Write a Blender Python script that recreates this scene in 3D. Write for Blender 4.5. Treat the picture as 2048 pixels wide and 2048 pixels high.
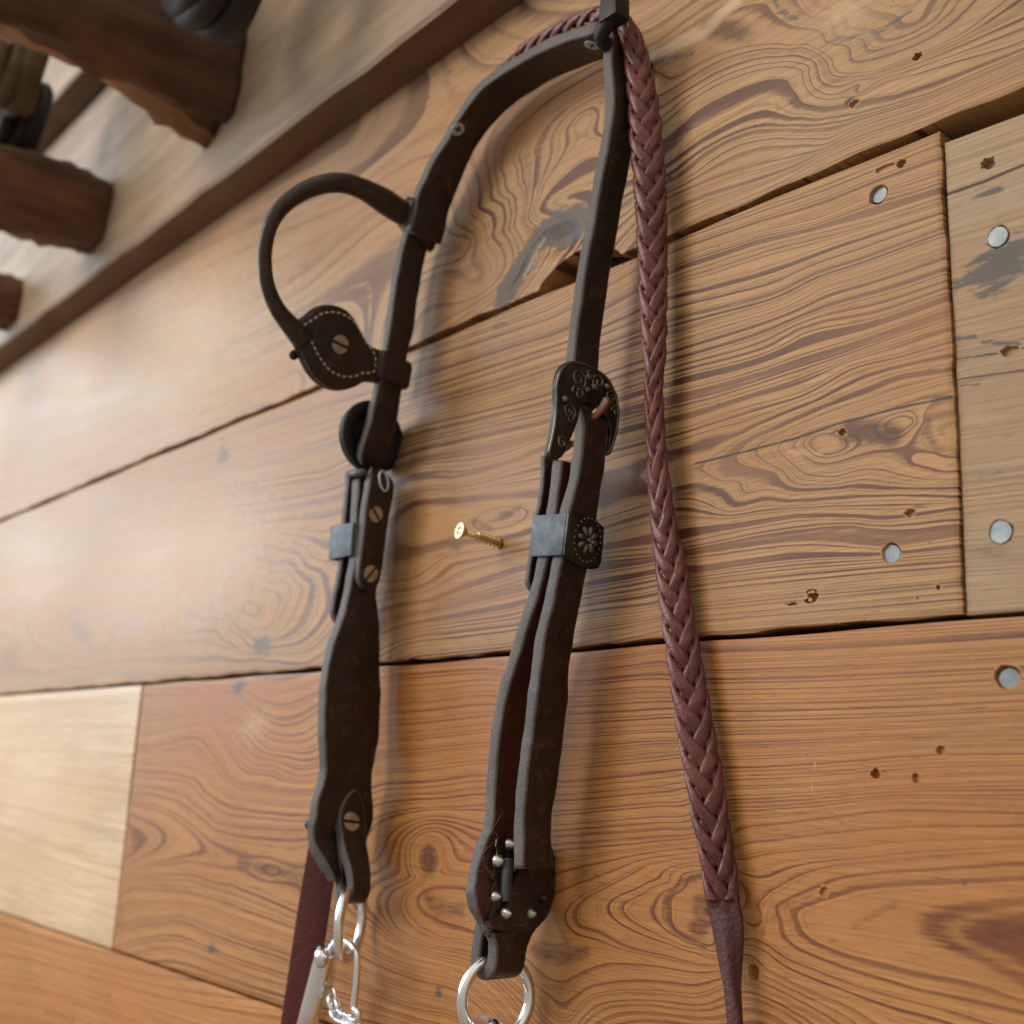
import bpy, bmesh, math, random
import numpy as np
from mathutils import Vector, Matrix
random.seed(7); rng = np.random.default_rng(11)
for o in list(bpy.data.objects): bpy.data.objects.remove(o)
scene = bpy.context.scene
COL = scene.collection

# ------------------------------------------------------------------ camera
# solved from the plank seams and butt joints of the photograph (2048 px square)
DW = 0.45                      # camera to wall, metres
Z0 = 1.50                      # eye height above the floor
PP = np.array([1024., 1024.])
V1 = np.array([-1023., 1473.]); V2 = np.array([1464., -8776.])
FPX = math.sqrt(-np.dot(V1 - PP, V2 - PP))
_d1 = np.array([*(V1 - PP), FPX]); _d1 /= np.linalg.norm(_d1)
_d2 = np.array([*(V2 - PP), FPX]); _d2 /= np.linalg.norm(_d2)
AX = -_d1; AZ = _d2; AY = np.cross(AZ, AX)
RW = np.stack([AX, AY, AZ])    # world = RW @ cam(x right, y down, z forward)
cam_d = bpy.data.cameras.new('camera'); cam = bpy.data.objects.new('camera', cam_d); COL.objects.link(cam)
cam_d.sensor_width = 36; cam_d.sensor_fit = 'HORIZONTAL'; cam_d.lens = FPX / 2048 * 36
cam_d.clip_start = 0.02; cam_d.clip_end = 100
M = Matrix.Identity(4)
for r in range(3):
    M[r][0] = RW[r, 0]; M[r][1] = -RW[r, 1]; M[r][2] = -RW[r, 2]
M[0][3] = 0; M[1][3] = -DW; M[2][3] = Z0
cam.matrix_world = M
cam_d.dof.use_dof = True; cam_d.dof.focus_distance = 0.575; cam_d.dof.aperture_fstop = 7.5
scene.camera = cam

# ------------------------------------------------------------------ light
world = bpy.data.worlds.new('World'); scene.world = world; world.use_nodes = True
bg = world.node_tree.nodes['Background']
wt = world.node_tree; wtc = wt.nodes.new('ShaderNodeTexCoord'); wsx = wt.nodes.new('ShaderNodeSeparateXYZ'); wt.links.new(wtc.outputs['Generated'], wsx.inputs[0])
wcr = wt.nodes.new('ShaderNodeValToRGB'); wmr = wt.nodes.new('ShaderNodeMapRange'); wmr.inputs[1].default_value = -1; wt.links.new(wsx.outputs[2], wmr.inputs[0]); wt.links.new(wmr.outputs[0], wcr.inputs[0])
wcr.color_ramp.elements[0].color = (.34, .24, .16, 1); wcr.color_ramp.elements[1].color = (.96, .89, .80, 1); wcr.color_ramp.elements[1].position = .85
e_ = wcr.color_ramp.elements.new(.5); e_.color = (.50, .43, .36, 1)
wt.links.new(wcr.outputs[0], bg.inputs[0]); bg.inputs[1].default_value = 1.0
def area(name, loc, tgt, sx, sy, power, color):
    l = bpy.data.lights.new(name, 'AREA'); l.shape = 'RECTANGLE'; l.size = sx; l.size_y = sy; l.energy = power; l.color = color
    o = bpy.data.objects.new(name, l); COL.objects.link(o); o.location = loc
    d = Vector(tgt) - Vector(loc); o.rotation_euler = d.to_track_quat('-Z', 'Y').to_euler(); return o
area('window_light', (-4.2, -1.70, 2.65), (-0.6, 0, 1.6), 1.6, 1.7, 72, (0.72, 0.86, 1.0))
area('side_window_light', (-2.6, -3.0, 2.5), (-0.5, 0, 1.6), 1.0, 1.3, 30, (0.82, 0.91, 1.0))
area('ceiling_lamp_light', (-1.5, -2.2, 3.0), (-0.5, 0, 1.5), 1.2, 1.2, 36, (1.0, 0.82, 0.60))
scene.cycles.max_bounces = 5; scene.cycles.diffuse_bounces = 3; scene.cycles.glossy_bounces = 3
vs = scene.view_settings; vs.view_transform = 'Standard'; vs.look = 'None'; vs.exposure = 0; vs.gamma = 1; vs.use_curve_mapping = False

# ------------------------------------------------------------------ pixel helpers
def W(px, py, off=0.0):
    """point where the ray through a photo pixel meets the plane `off` metres in front of the wall"""
    r = RW @ np.array([px - PP[0], py - PP[1], FPX]); t = (DW - off) / r[1]
    return np.array([r[0]*t, -off, r[2]*t])
def PJ(p):
    c = RW.T @ np.array([p[0], p[1] + DW, p[2]]); return PP + FPX*c[:2]/c[2]
def depth(p):
    return (RW.T @ np.array([p[0], p[1] + DW, p[2]]))[2]
def WP(px, py, a, b):
    """ray meets the plane that holds the wall normal and the (x,z) points a, b (a plane that stands out from the wall)"""
    r = RW @ np.array([px - PP[0], py - PP[1], FPX])
    dx, dz = b[0]-a[0], b[1]-a[1]; n = np.array([dz, -dx])
    t = (n[0]*a[0] + n[1]*a[1]) / (n[0]*r[0] + n[1]*r[2])
    return np.array([r[0]*t, r[1]*t - DW, r[2]*t])
def Zm(x0, y0, k): return lambda L: [(x0 + a/k, y0 + b/k) for a, b in L]
z2 = Zm(500,300,3.864); z3 = Zm(820,0,3.513); z5 = Zm(600,700,3.513); z6 = Zm(950,650,3.22); zc = Zm(580,1150,3.22)
z7 = Zm(550,1500,3.527); z8 = Zm(850,1548,3.865); zl = Zm(600,1600,4.3125); z4 = Zm(1350,0,2.76); z4b = Zm(1350,600,2.76)
Q1 = Zm(1250,0,2.421); R2 = Zm(780,100,3.22); R3 = Zm(760,640,2.927); R4 = Zm(1280,400,2.1956); Q5 = Zm(200,1300,2.583)
Q6 = Zm(700,1280,2.516); Q7 = Zm(1280,1220,2.333); L1 = Zm(0,700,2.76); L2 = Zm(0,1348,2.76); zt = Zm(0,0,3.773)
b1 = Zm(1200,850,3.22); b2 = Zm(1250,1450,3.23)

# ------------------------------------------------------------------ mesh helpers
def link(o, parent=None):
    COL.objects.link(o)
    if parent is not None: o.parent = parent
    return o
def mk(name, verts, faces, mats, parent=None, smooth=True, midx=None, shift=True):
    v = np.array(verts, dtype=float).reshape(-1, 3)
    if shift: v = v + np.array([0, 0, Z0])
    me = bpy.data.meshes.new(name); me.from_pydata(v.tolist(), [], faces)
    for m in (mats if isinstance(mats, (list, tuple)) else [mats]): me.materials.append(m)
    if midx is not None: me.polygons.foreach_set('material_index', np.array(midx, dtype=np.int32))
    me.polygons.foreach_set('use_smooth', np.full(len(me.polygons), smooth))
    me.update()
    bm = bmesh.new(); bm.from_mesh(me); bmesh.ops.recalc_face_normals(bm, faces=bm.faces); bm.to_mesh(me); bm.free()
    return link(bpy.data.objects.new(name, me), parent)
def empty(name, loc, label=None, cat=None, group=None):
    o = bpy.data.objects.new(name, None); COL.objects.link(o); o.empty_display_size = 0.02
    tag(o, label, cat, group); return o
def tag(o, label=None, cat=None, group=None, kind=None):
    if label: o['label'] = label
    if cat: o['category'] = cat
    if group: o['group'] = group
    if kind: o['kind'] = kind
    return o
def sharp(o, ang=35):
    me = o.data; bm = bmesh.new(); bm.from_mesh(me)
    for e in bm.edges:
        if len(e.link_faces) == 2 and e.calc_face_angle(0) > math.radians(ang): e.smooth = False
    bm.to_mesh(me); bm.free(); return o
def sweep_vf(S, caps=True, closed=False):
    S = np.asarray(S); n, m = S.shape[:2]; V = S.reshape(-1, 3).tolist(); F = []
    for i in range(n if closed else n-1):
        a = i*m; b = ((i+1) % n)*m
        for j in range(m):
            k = (j+1) % m; F.append((a+j, a+k, b+k, b+j))
    if caps and not closed:
        F.append(tuple(range(m-1, -1, -1))); F.append(tuple((n-1)*m + j for j in range(m)))
    return V, F
def spline(P, n):
    """Catmull-Rom resampled evenly by length"""
    P = np.array(P, float)
    if len(P) == 2:
        t = np.linspace(0, 1, n)[:, None]; return P[0]*(1-t) + P[1]*t
    E = np.vstack([2*P[0]-P[1], P, 2*P[-1]-P[-2]]); out = []
    for i in range(1, len(E)-2):
        p0, p1, p2, p3 = E[i-1:i+3]
        for t in np.linspace(0, 1, 24, endpoint=False):
            out.append(.5*(2*p1 + (p2-p0)*t + (2*p0-5*p1+4*p2-p3)*t*t + (3*p1-p0-3*p2+p3)*t**3))
    out.append(P[-1]); out = np.array(out)
    s = np.r_[0, np.cumsum(np.linalg.norm(np.diff(out, axis=0), axis=1))]
    u = np.linspace(0, s[-1], n)
    return np.stack([np.interp(u, s, out[:, k]) for k in range(out.shape[1])], 1)
def smooth1(a, k=2):
    a = np.array(a, float)
    for _ in range(k):
        b = a.copy(); b[1:-1] = (a[:-2] + 2*a[1:-1] + a[2:]) / 4; a = b
    return a
def tube_sections(path, rad, m=14, flat=None, flatk=1.0):
    path = np.asarray(path, float); n = len(path); rad = np.full(n, rad) if np.isscalar(rad) else np.asarray(rad)
    T = np.gradient(path, axis=0); T /= np.linalg.norm(T, axis=1)[:, None] + 1e-12
    up = np.array([0., 0, 1]) if abs(T[0, 2]) < .9 else np.array([1., 0, 0])
    N = np.cross(T[0], up); N /= np.linalg.norm(N); S = []
    for i in range(n):
        N = N - T[i]*np.dot(N, T[i]); N /= np.linalg.norm(N); B = np.cross(T[i], N)
        if flat is not None:
            f = flat - T[i]*np.dot(flat, T[i]); f /= np.linalg.norm(f); g = np.cross(T[i], f)
            S.append([path[i] + rad[i]*(f*flatk*math.cos(a) + g*math.sin(a)) for a in np.linspace(0, 2*math.pi, m, endpoint=False)])
        else:
            S.append([path[i] + rad[i]*(N*math.cos(a) + B*math.sin(a)) for a in np.linspace(0, 2*math.pi, m, endpoint=False)])
    return np.array(S)
def tube(name, path, rad, mat, parent=None, m=14, closed=False, **k):
    path = np.asarray(path, float)
    if closed:
        n = len(path); pp = np.vstack([path[-1], path, path[0]]); S = tube_sections(pp, rad, m, **k)[1:-1]
    else: S = tube_sections(path, rad, m, **k)
    V, F = sweep_vf(S, True, closed); return mk(name, V, F, mat, parent)
def rrect(hw, ht, r, seg=3):
    """rounded rectangle, (width, thickness) coordinates"""
    r = min(r, hw*.98, ht*.98); out = []
    for cx, cy, a0 in ((hw-r, ht-r, 0), (-hw+r, ht-r, 90), (-hw+r, -ht+r, 180), (hw-r, -ht+r, 270)):
        for k in range(seg+1):
            a = math.radians(a0 + 90*k/seg); out.append((cx + r*math.cos(a), cy + r*math.sin(a)))
    return out
def ribbon(name, xz, yc, hw, thick, mats, parent=None, tau=0, r=None, taper=0, wob=0.0):
    """leather strap: path in the plane of the wall, width standing out from it"""
    xz = np.asarray(xz, float); n = len(xz)
    arr = lambda a: np.full(n, float(a)) if np.isscalar(a) else np.asarray(a, float)
    yc, hw, thick, tau = map(arr, (yc, hw, thick, tau))
    T = np.gradient(xz, axis=0); T /= np.linalg.norm(T, axis=1)[:, None] + 1e-12
    S = []; edge = None
    for i in range(n):
        nx, nz = -T[i, 1], T[i, 0]; c, s = math.cos(tau[i]), math.sin(tau[i])
        wd = np.array([s*nx, -c, s*nz]); nd = np.array([c*nx, s, c*nz])
        h = hw[i]; t2 = thick[i]/2
        if wob: h += wob*math.sin(i*.9+1.3)*math.sin(i*.37) ; t2 *= 1 + .05*math.sin(i*.7)
        sec = rrect(h, t2, r or min(.0013, t2*.5))
        if edge is None: edge = [abs((sec[j][0]+sec[(j+1) % len(sec)][0])/2) > h - .0010 for j in range(len(sec))]
        c0 = np.array([xz[i, 0], -yc[i], xz[i, 1]])
        S.append([c0 + wd*a + nd*b for a, b in sec])
    V, F = sweep_vf(S); m = len(edge)
    mi = [1 if edge[j % m] else 0 for j in range((n-1)*m)] + [1, 1]
    return mk(name, V, F, mats, parent, midx=mi)
def solve_strap(Rp, Fp, yc, n, thick, hwmax=.03):
    """Rp: pixels of the camera-side corner; Fp: pixels of the wall-side edge; yc: mid depth -> (x,z) path and half widths"""
    Rs = spline(Rp, n); Fl = np.array(Fp, float)
    ycs = np.full(n, float(yc)) if np.isscalar(yc) else np.interp(np.linspace(0, 1, n), np.linspace(0, 1, len(yc)), yc)
    A, B = Fl[:-1], Fl[1:]; AB = B - A; L2_ = (AB**2).sum(1); hs = []; cs = []
    for (px, py), y in zip(Rs, ycs):
        best = (1e9, 0)
        for h in np.arange(.003, hwmax, .0004):
            C = W(px, py, y+h); q = PJ((C[0], -(y-h), C[2]))
            t = np.clip(((q-A)*AB).sum(1)/L2_, 0, 1); d = np.linalg.norm(q - A - t[:, None]*AB, axis=1).min()
            if d < best[0]: best = (d, h)
        hs.append(best[1])
    hs = smooth1(hs, 3)
    for (px, py), y, h in zip(Rs, ycs, hs):
        C = W(px, py, y+h); cs.append((C[0], C[2]))
    cs = np.array(cs)
    for k in range(2): cs[:, k] = smooth1(cs[:, k], 3)
    T = np.gradient(cs, axis=0); T /= np.linalg.norm(T, axis=1)[:, None]
    N = np.stack([-T[:, 1], T[:, 0]], 1)
    return cs - N*thick/2, hs, ycs
def extrude_poly(name, pts, direction, mat, parent=None, bevel=0.0006, seg=2, flat=True):
    """closed outline of 3D points, thickened along `direction`"""
    bm = bmesh.new(); vs_ = [bm.verts.new(Vector(p) + Vector((0, 0, Z0))) for p in pts]
    f = bm.faces.new(vs_); g = bmesh.ops.extrude_face_region(bm, geom=[f])
    bmesh.ops.translate(bm, vec=Vector(direction), verts=[e for e in g['geom'] if isinstance(e, bmesh.types.BMVert)])
    bmesh.ops.recalc_face_normals(bm, faces=bm.faces)
    if bevel:
        ed = [e for e in bm.edges if len(e.link_faces) == 2 and e.calc_face_angle(0) > 0.9]
        bmesh.ops.bevel(bm, geom=ed, offset=bevel, segments=seg, affect='EDGES', profile=.6)
    me = bpy.data.meshes.new(name); bm.to_mesh(me); bm.free(); me.materials.append(mat)
    me.polygons.foreach_set('use_smooth', np.full(len(me.polygons), True))
    o = link(bpy.data.objects.new(name, me), parent); return sharp(o, 40)
def frame(axis, up=(0, 0, 1)):
    a = np.array(axis, float); a /= np.linalg.norm(a); u = np.array(up, float); u -= a*np.dot(a, u); u /= np.linalg.norm(u)
    return a, u, np.cross(a, u)
def screw_head(name, c, axis, r, h, mat, parent, rot=0.0, cross=False, dome=.35):
    """domed head with a real slot (two D halves on a base), or four quarters for a cross recess"""
    a, u, v = frame(axis); c = np.array(c, float); V = []; F = []
    cu = u*math.cos(rot) + v*math.sin(rot); cv = -u*math.sin(rot) + v*math.cos(rot)
    def prism(poly, z0, z1, top):
        b = len(V); n = len(poly)
        for p in poly: V.append(c + cu*p[0] + cv*p[1] + a*z0)
        for p in poly: V.append(c + cu*p[0] + cv*p[1] + a*z1*(1 if top is None else max(.55, 1-dome*(p[0]**2+p[1]**2)/(r*r))))
        F.append(tuple(range(b+n-1, b-1, -1)))
        for i in range(n): F.append((b+i, b+(i+1) % n, b+n+(i+1) % n, b+n+i))
        m = np.mean(poly, axis=0); V.append(c + cu*m[0] + cv*m[1] + a*z1*1.04)
        for i in range(n): F.append((b+n+i, b+n+(i+1) % n, b+2*n))
    circ = [(r*math.cos(t), r*math.sin(t)) for t in np.linspace(0, 2*math.pi, 28, endpoint=False)]
    prism(circ, -h*.6, h*.45, None); nbase = len(F); s = r*.17
    if not cross:
        for sg in (1, -1):
            t0 = math.asin(s/r); arc = [(r*math.cos(t), sg*r*math.sin(t)) for t in np.linspace(t0, math.pi-t0, 16)]
            prism(arc, h*.4, h, 1)
    else:
        k = .55*r
        for q in range(4):
            t = np.linspace(.0, math.pi/2, 9) + q*math.pi/2; e1 = (math.cos(t[0]), math.sin(t[0])); e2 = (math.cos(t[-1]), math.sin(t[-1]))
            arc = [(r*math.cos(x), r*math.sin(x)) for x in t]
            arc += [(k*e2[0]+.0*r*e1[0], k*e2[1]+.0*r*e1[1]), (k*e2[0]+s*e1[0], k*e2[1]+s*e1[1]), (s*(e1[0]+e2[0]), s*(e1[1]+e2[1])), (k*e1[0]+s*e2[0], k*e1[1]+s*e2[1]), (k*e1[0], k*e1[1])]
            prism(arc, h*.4, h, 1)
    o = mk(name, V, F, [mat, M_BLACK], parent, midx=[1]*nbase + [0]*(len(F)-nbase)); return sharp(o, 40)  # black base disc puts the shade of the slot into its colour
def lathe(name, prof, c, axis, mat, parent, m=20, sharp_ang=None):
    a, u, v = frame(axis, (0, 0, 1) if abs(axis[2]) < .9 else (1, 0, 0)); c = np.array(c, float)
    S = [[c + a*z + r*(u*math.cos(t) + v*math.sin(t)) for t in np.linspace(0, 2*math.pi, m, endpoint=False)] for r, z in prof]
    V, F = sweep_vf(S); o = mk(name, V, F, mat, parent); return sharp(o, sharp_ang) if sharp_ang else o

# ------------------------------------------------------------------ materials
class NT:
    def __init__(s, name):
        s.m = bpy.data.materials.new(name); s.m.use_nodes = True; s.t = s.m.node_tree; s.n = s.t.nodes; s.b = s.n['Principled BSDF']
    def new(s, typ, **k):
        n = s.n.new(typ)
        for a, b in k.items(): setattr(n, a, b)
        return n
    def put(s, inp, v):
        if isinstance(v, bpy.types.NodeSocket): s.t.links.new(v, inp)
        else: inp.default_value = v
    def math(s, op, a, b=0.0, c=0.0, clamp=False):
        n = s.new('ShaderNodeMath', operation=op, use_clamp=clamp)
        for i, v in enumerate((a, b, c)): s.put(n.inputs[i], v)
        return n.outputs[0]
    def mix(s, f, a, b, mode='MIX'):
        n = s.new('ShaderNodeMix', data_type='RGBA', blend_type=mode); s.put(n.inputs[0], f)
        for i, v in ((6, a), (7, b)):
            s.put(n.inputs[i], (*v, 1) if isinstance(v, tuple) and len(v) == 3 else v)
        return n.outputs[2]
    def sstep(s, v, a, b):
        n = s.new('ShaderNodeMapRange', interpolation_type='SMOOTHSTEP'); s.put(n.inputs[0], v); s.put(n.inputs[1], a); s.put(n.inputs[2], b); return n.outputs[0]
    def noise(s, vec, scale, detail=3.0, rough=.55, dist=0.0):
        n = s.new('ShaderNodeTexNoise'); s.put(n.inputs['Vector'], vec); n.inputs['Scale'].default_value = scale
        n.inputs['Detail'].default_value = detail; n.inputs['Roughness'].default_value = rough; n.inputs['Distortion'].default_value = dist; return n.outputs['Fac']
    def co(s, scale=(1, 1, 1), loc=(0, 0, 0)):
        tc = s.new('ShaderNodeTexCoord'); mp = s.new('ShaderNodeMapping'); s.t.links.new(tc.outputs['Object'], mp.inputs[0])
        mp.inputs['Scale'].default_value = scale; mp.inputs['Location'].default_value = loc; return mp.outputs[0]
    def attr(s, name):
        n = s.new('ShaderNodeAttribute'); n.attribute_name = name; return n.outputs['Fac']
    def bump(s, h, strength, dist=.001):
        n = s.new('ShaderNodeBump'); n.inputs['Strength'].default_value = strength; n.inputs['Distance'].default_value = dist
        s.put(n.inputs['Height'], h); s.t.links.new(n.outputs[0], s.b.inputs['Normal'])
    def out(s, **k):
        for a, v in k.items():
            i = s.b.inputs[a.replace('_', ' ')]
            if isinstance(v, tuple) and len(v) == 3: v = (*v, 1)
            s.put(i, v)
        return s.m

def wood_mat(name, early, late, seed=0, contrast=1.0, rough=.42, grey=0.0, fibre=1.0, wiggle=.042, wmin=.16, wmax=.52):
    t = NT(name); L = (seed*1.7, seed*.9, seed*2.3)
    along = t.co((1.2, 1, 9), L); fine = t.co((7, 1, 120), L); iso = t.co((1, 1, 1), L)
    phi = t.attr('phi')
    wig = t.math('SUBTRACT', t.noise(along, 9.0, 3), .5)
    wig2 = t.math('SUBTRACT', t.noise(t.co((2.2, 1, 30), L), 12.0, 3), .5)
    ph = t.math('ADD', phi, t.math('ADD', t.math('MULTIPLY', wig, wiggle*3.2), t.math('MULTIPLY', wig2, wiggle*1.5)))
    n1 = t.new('ShaderNodeTexNoise', noise_dimensions='1D'); t.put(n1.inputs['W'], t.math('ADD', phi, seed*7.3)); n1.inputs['Scale'].default_value = .55; n1.inputs['Detail'].default_value = 2
    ph = t.math('ADD', ph, t.math('MULTIPLY', t.math('SUBTRACT', n1.outputs['Fac'], .5), 2.4))
    k = t.math('FLOOR', ph); fr = t.math('FRACT', ph)
    wn = t.new('ShaderNodeTexWhiteNoise', noise_dimensions='1D'); t.put(wn.inputs['W'], t.math('ADD', k, seed*13.7)); rnd = wn.outputs['Value']
    wn2 = t.new('ShaderNodeTexWhiteNoise', noise_dimensions='1D'); t.put(wn2.inputs['W'], t.math('ADD', k, seed*31.1+5)); rnd2 = wn2.outputs['Value']
    w = t.math('ADD', wmin, t.math('MULTIPLY', t.math('POWER', rnd, 1.8), wmax-wmin))
    lo = t.math('SUBTRACT', 1.0, w)
    # ragged fibres along the latewood edge
    frj = t.math('ADD', fr, t.math('MULTIPLY', t.math('SUBTRACT', t.noise(fine, 6.0, 4, .7), .5), .42))
    up = t.sstep(frj, t.math('SUBTRACT', lo, .10), t.math('ADD', lo, .06))
    dn = t.math('SUBTRACT', 1.0, t.sstep(fr, .955, 1.0))
    line = t.math('MULTIPLY', t.math('MULTIPLY', up, dn), t.math('ADD', .68, t.math('MULTIPLY', rnd2, .32)))
    fr2 = t.math('FRACT', t.math('ADD', t.math('MULTIPLY', ph, 2.37), t.math('MULTIPLY', wig2, .4)))
    thin = t.math('MULTIPLY', t.math('MULTIPLY', t.sstep(fr2, .70, .86), t.math('SUBTRACT', 1.0, t.sstep(fr2, .93, 1.0))), .36)
    slow = t.math('MULTIPLY', t.math('MULTIPLY', t.math('POWER', fr, 2.0), dn), .30)
    fade = t.sstep(t.noise(t.co((1.6, 1, 7), L), 3.4, 2), .34, .62)
    g = t.math('MULTIPLY', t.math('ADD', t.math('MAXIMUM', t.math('MULTIPLY', line, t.math('ADD', .60, t.math('MULTIPLY', fade, .40))), thin), slow), contrast, clamp=True)
    g = t.math('MULTIPLY', g, t.attr('gain'))
    base = t.mix(g, early, late)
    # fibres, blotches, scratches
    fb = t.noise(t.co((2.2, 1, 150), L), 5.0, 4, .65); fb2 = t.noise(t.co((14, 1, 520), L), 3.0, 2)
    v = t.math('ADD', 1.0, t.math('MULTIPLY', t.math('SUBTRACT', fb, .5), 1.05*fibre)); v = t.math('ADD', v, t.math('MULTIPLY', t.math('SUBTRACT', fb2, .5), .55*fibre))
    bl = t.noise(t.co((2.2, 1, 5), L), 3.2, 4); v = t.math('MULTIPLY', v, t.math('ADD', .74, t.math('MULTIPLY', bl, .52)))
    cv = t.new('ShaderNodeCombineColor'); [t.put(cv.inputs[i], v) for i in range(3)]
    base = t.mix(1.0, base, cv.outputs[0], 'MULTIPLY')
    hue = t.sstep(t.noise(t.co((1.3, 1, 3), (L[0]+4, 0, L[2])), 4.0, 2), .38, .72)
    base = t.mix(t.math('MULTIPLY', hue, .50), base, (early[0]*.86, early[1]*.66, early[2]*.48))
    if grey: base = t.mix(t.math('MULTIPLY', t.sstep(t.noise(t.co((1.2, 1, 7), L), 5, 5), .3, .7), grey), base, (.30, .25, .19))
    jag = t.math('SUBTRACT', t.noise(t.co((18, 1, 110), L), 5.0, 3, .65), .5); jagi = t.math('SUBTRACT', t.noise(iso, 140.0, 4, .6), .5)
    J = t.math('ADD', t.math('MULTIPLY', jag, .9), t.math('MULTIPLY', jagi, .35))
    dk = t.sstep(t.math('ADD', t.attr('dark'), t.math('MULTIPLY', J, t.math('MULTIPLY', t.attr('dark'), 1.2))), .25, .7)
    base = t.mix(t.math('MULTIPLY', dk, .80), base, (late[0]*.72, late[1]*.68, late[2]*.75))
    Jg = t.math('ADD', t.math('MULTIPLY', t.math('SUBTRACT', t.noise(t.co((5, 1, 30), L), 7.0, 4, .72), .5), 1.5), t.math('MULTIPLY', jagi, .3))
    gy = t.math('MULTIPLY', t.sstep(t.math('ADD', t.attr('grey'), Jg), .42, .66), t.sstep(t.attr('grey'), .05, .3))
    base = t.mix(t.math('MULTIPLY', gy, .84), base, (.058, .062, .068))
    bk = t.sstep(t.math('ADD', t.attr('black'), t.math('MULTIPLY', J, .45)), .42, .62)
    base = t.mix(t.math('MULTIPLY', bk, .9), base, (.022, .016, .012))
    pl = t.sstep(t.math('ADD', t.attr('pale'), t.math('MULTIPLY', J, .7)), .3, .8)
    base = t.mix(t.math('MULTIPLY', pl, .6), base, (.60, .47, .33))
    base = t.mix(t.math('MULTIPLY', t.attr('sheen_wash'), t.math('ADD', .55, t.math('MULTIPLY', bl, .9))), base, (.47, .355, .25))  # window sheen mixed into the base colour as a paler tone
    # fine scratches in several directions and tiny pits
    for i, (ang, sc) in enumerate(((.9, 1), (2.2, 1.2))):
        tc = t.new('ShaderNodeTexCoord'); mp = t.new('ShaderNodeMapping'); t.t.links.new(tc.outputs['Object'], mp.inputs[0])
        mp.inputs['Rotation'].default_value = (0, ang, 0); mp.inputs['Location'].default_value = (i*3.1+seed, 0, i)
        mp2 = t.new('ShaderNodeMapping'); t.t.links.new(mp.outputs[0], mp2.inputs[0]); mp2.inputs['Scale'].default_value = (14*sc, 1, 480*sc)
        s = t.sstep(t.noise(mp2.outputs[0], 2.0, 1), .735, .80)
        msk = t.sstep(t.noise(iso, 16.0 + 5*i, 2), .50, .62)
        base = t.mix(t.math('MULTIPLY', t.math('MULTIPLY', s, msk), .38), base, (min(1, early[0]*1.5), min(1, early[1]*1.6), min(1, early[2]*1.8)))
    pore = t.sstep(t.noise(t.co((26, 1, 420), L), 3.2, 1), .66, .74)
    base = t.mix(t.math('MULTIPLY', pore, .42), base, (late[0]*.8, late[1]*.8, late[2]*.8))
    pit = t.sstep(t.noise(t.co((1, 1, 1.4), L), 210.0, 1), .79, .84)
    base = t.mix(t.math('MULTIPLY', pit, .55), base, (late[0]*.35, late[1]*.35, late[2]*.35))
    r = t.math('ADD', rough, t.math('MULTIPLY', t.math('SUBTRACT', bl, .5), .22)); r = t.math('SUBTRACT', r, t.math('MULTIPLY', line, .05))
    h = t.math('ADD', t.math('MULTIPLY', fb, .6), t.math('MULTIPLY', t.noise(iso, 70.0, 2), .8))
    h = t.math('SUBTRACT', h, t.math('MULTIPLY', pit, 1.0))
    t.bump(h, .32, .0009)
    return t.out(Base_Color=base, Roughness=r, Specular_IOR_Level=.36)

def plain_wood(name, c1, c2, scale=(3, 3, 60), rough=.6, loc=(0, 0, 0), bumpk=.5):
    t = NT(name); n = t.noise(t.co(scale, loc), 3.0, 6, .6, .4); b = t.noise(t.co((1, 1, 1), loc), 9.0, 5)
    f = t.math('ADD', t.math('MULTIPLY', n, .75), t.math('MULTIPLY', b, .35)); f = t.sstep(f, .30, .78)
    t.bump(t.math('ADD', n, b), bumpk, .003); return t.out(Base_Color=t.mix(f, c1, c2), Roughness=rough, Specular_IOR_Level=.35)

def leather(name, col, col2, rough=.5, grainscale=900, bumpk=.25, fuzz=0.0, spots=.0):
    t = NT(name); iso = t.co(); n = t.noise(iso, 70.0, 6, .68); g = t.noise(iso, grainscale*.55, 3, .6); big = t.noise(iso, 18.0, 4)
    f = t.sstep(t.math('ADD', t.math('MULTIPLY', n, .6), t.math('MULTIPLY', big, .5)), .38, .72)
    c = t.mix(f, col, col2)
    if spots:
        sp = t.sstep(t.noise(iso, 95.0, 6, .75), .54, .68); c = t.mix(t.math('MULTIPLY', sp, spots), c, tuple(min(1, x*3.2+.012) for x in col2))
    c = t.mix(t.math('MULTIPLY', t.sstep(g, .42, .68), .35), c, tuple(x*.45 for x in col))
    if fuzz: c = t.mix(t.math('MULTIPLY', t.sstep(t.noise(iso, 1600, 2), .52, .72), fuzz), c, tuple(min(1, x*1.9+.02) for x in col2))
    t.bump(t.math('ADD', t.math('MULTIPLY', g, .8), n), bumpk*2.4, .0011)
    return t.out(Base_Color=c, Roughness=t.math('ADD', rough-.16, t.math('MULTIPLY', n, .36)), Specular_IOR_Level=.45)

def metal(name, col, rough=.25, wear=.1, dark=None, scale=300, metallic=1.0):
    t = NT(name); iso = t.co(); n = t.noise(iso, scale, 5, .6); c = col
    if dark: c = t.mix(t.sstep(t.noise(iso, scale*.4, 5, .65), .38, .66), dark, col)
    t.bump(n, .12, .0004); return t.out(Base_Color=c, Metallic=metallic, Roughness=t.math('ADD', rough-wear*.5, t.math('MULTIPLY', n, wear)))

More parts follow.
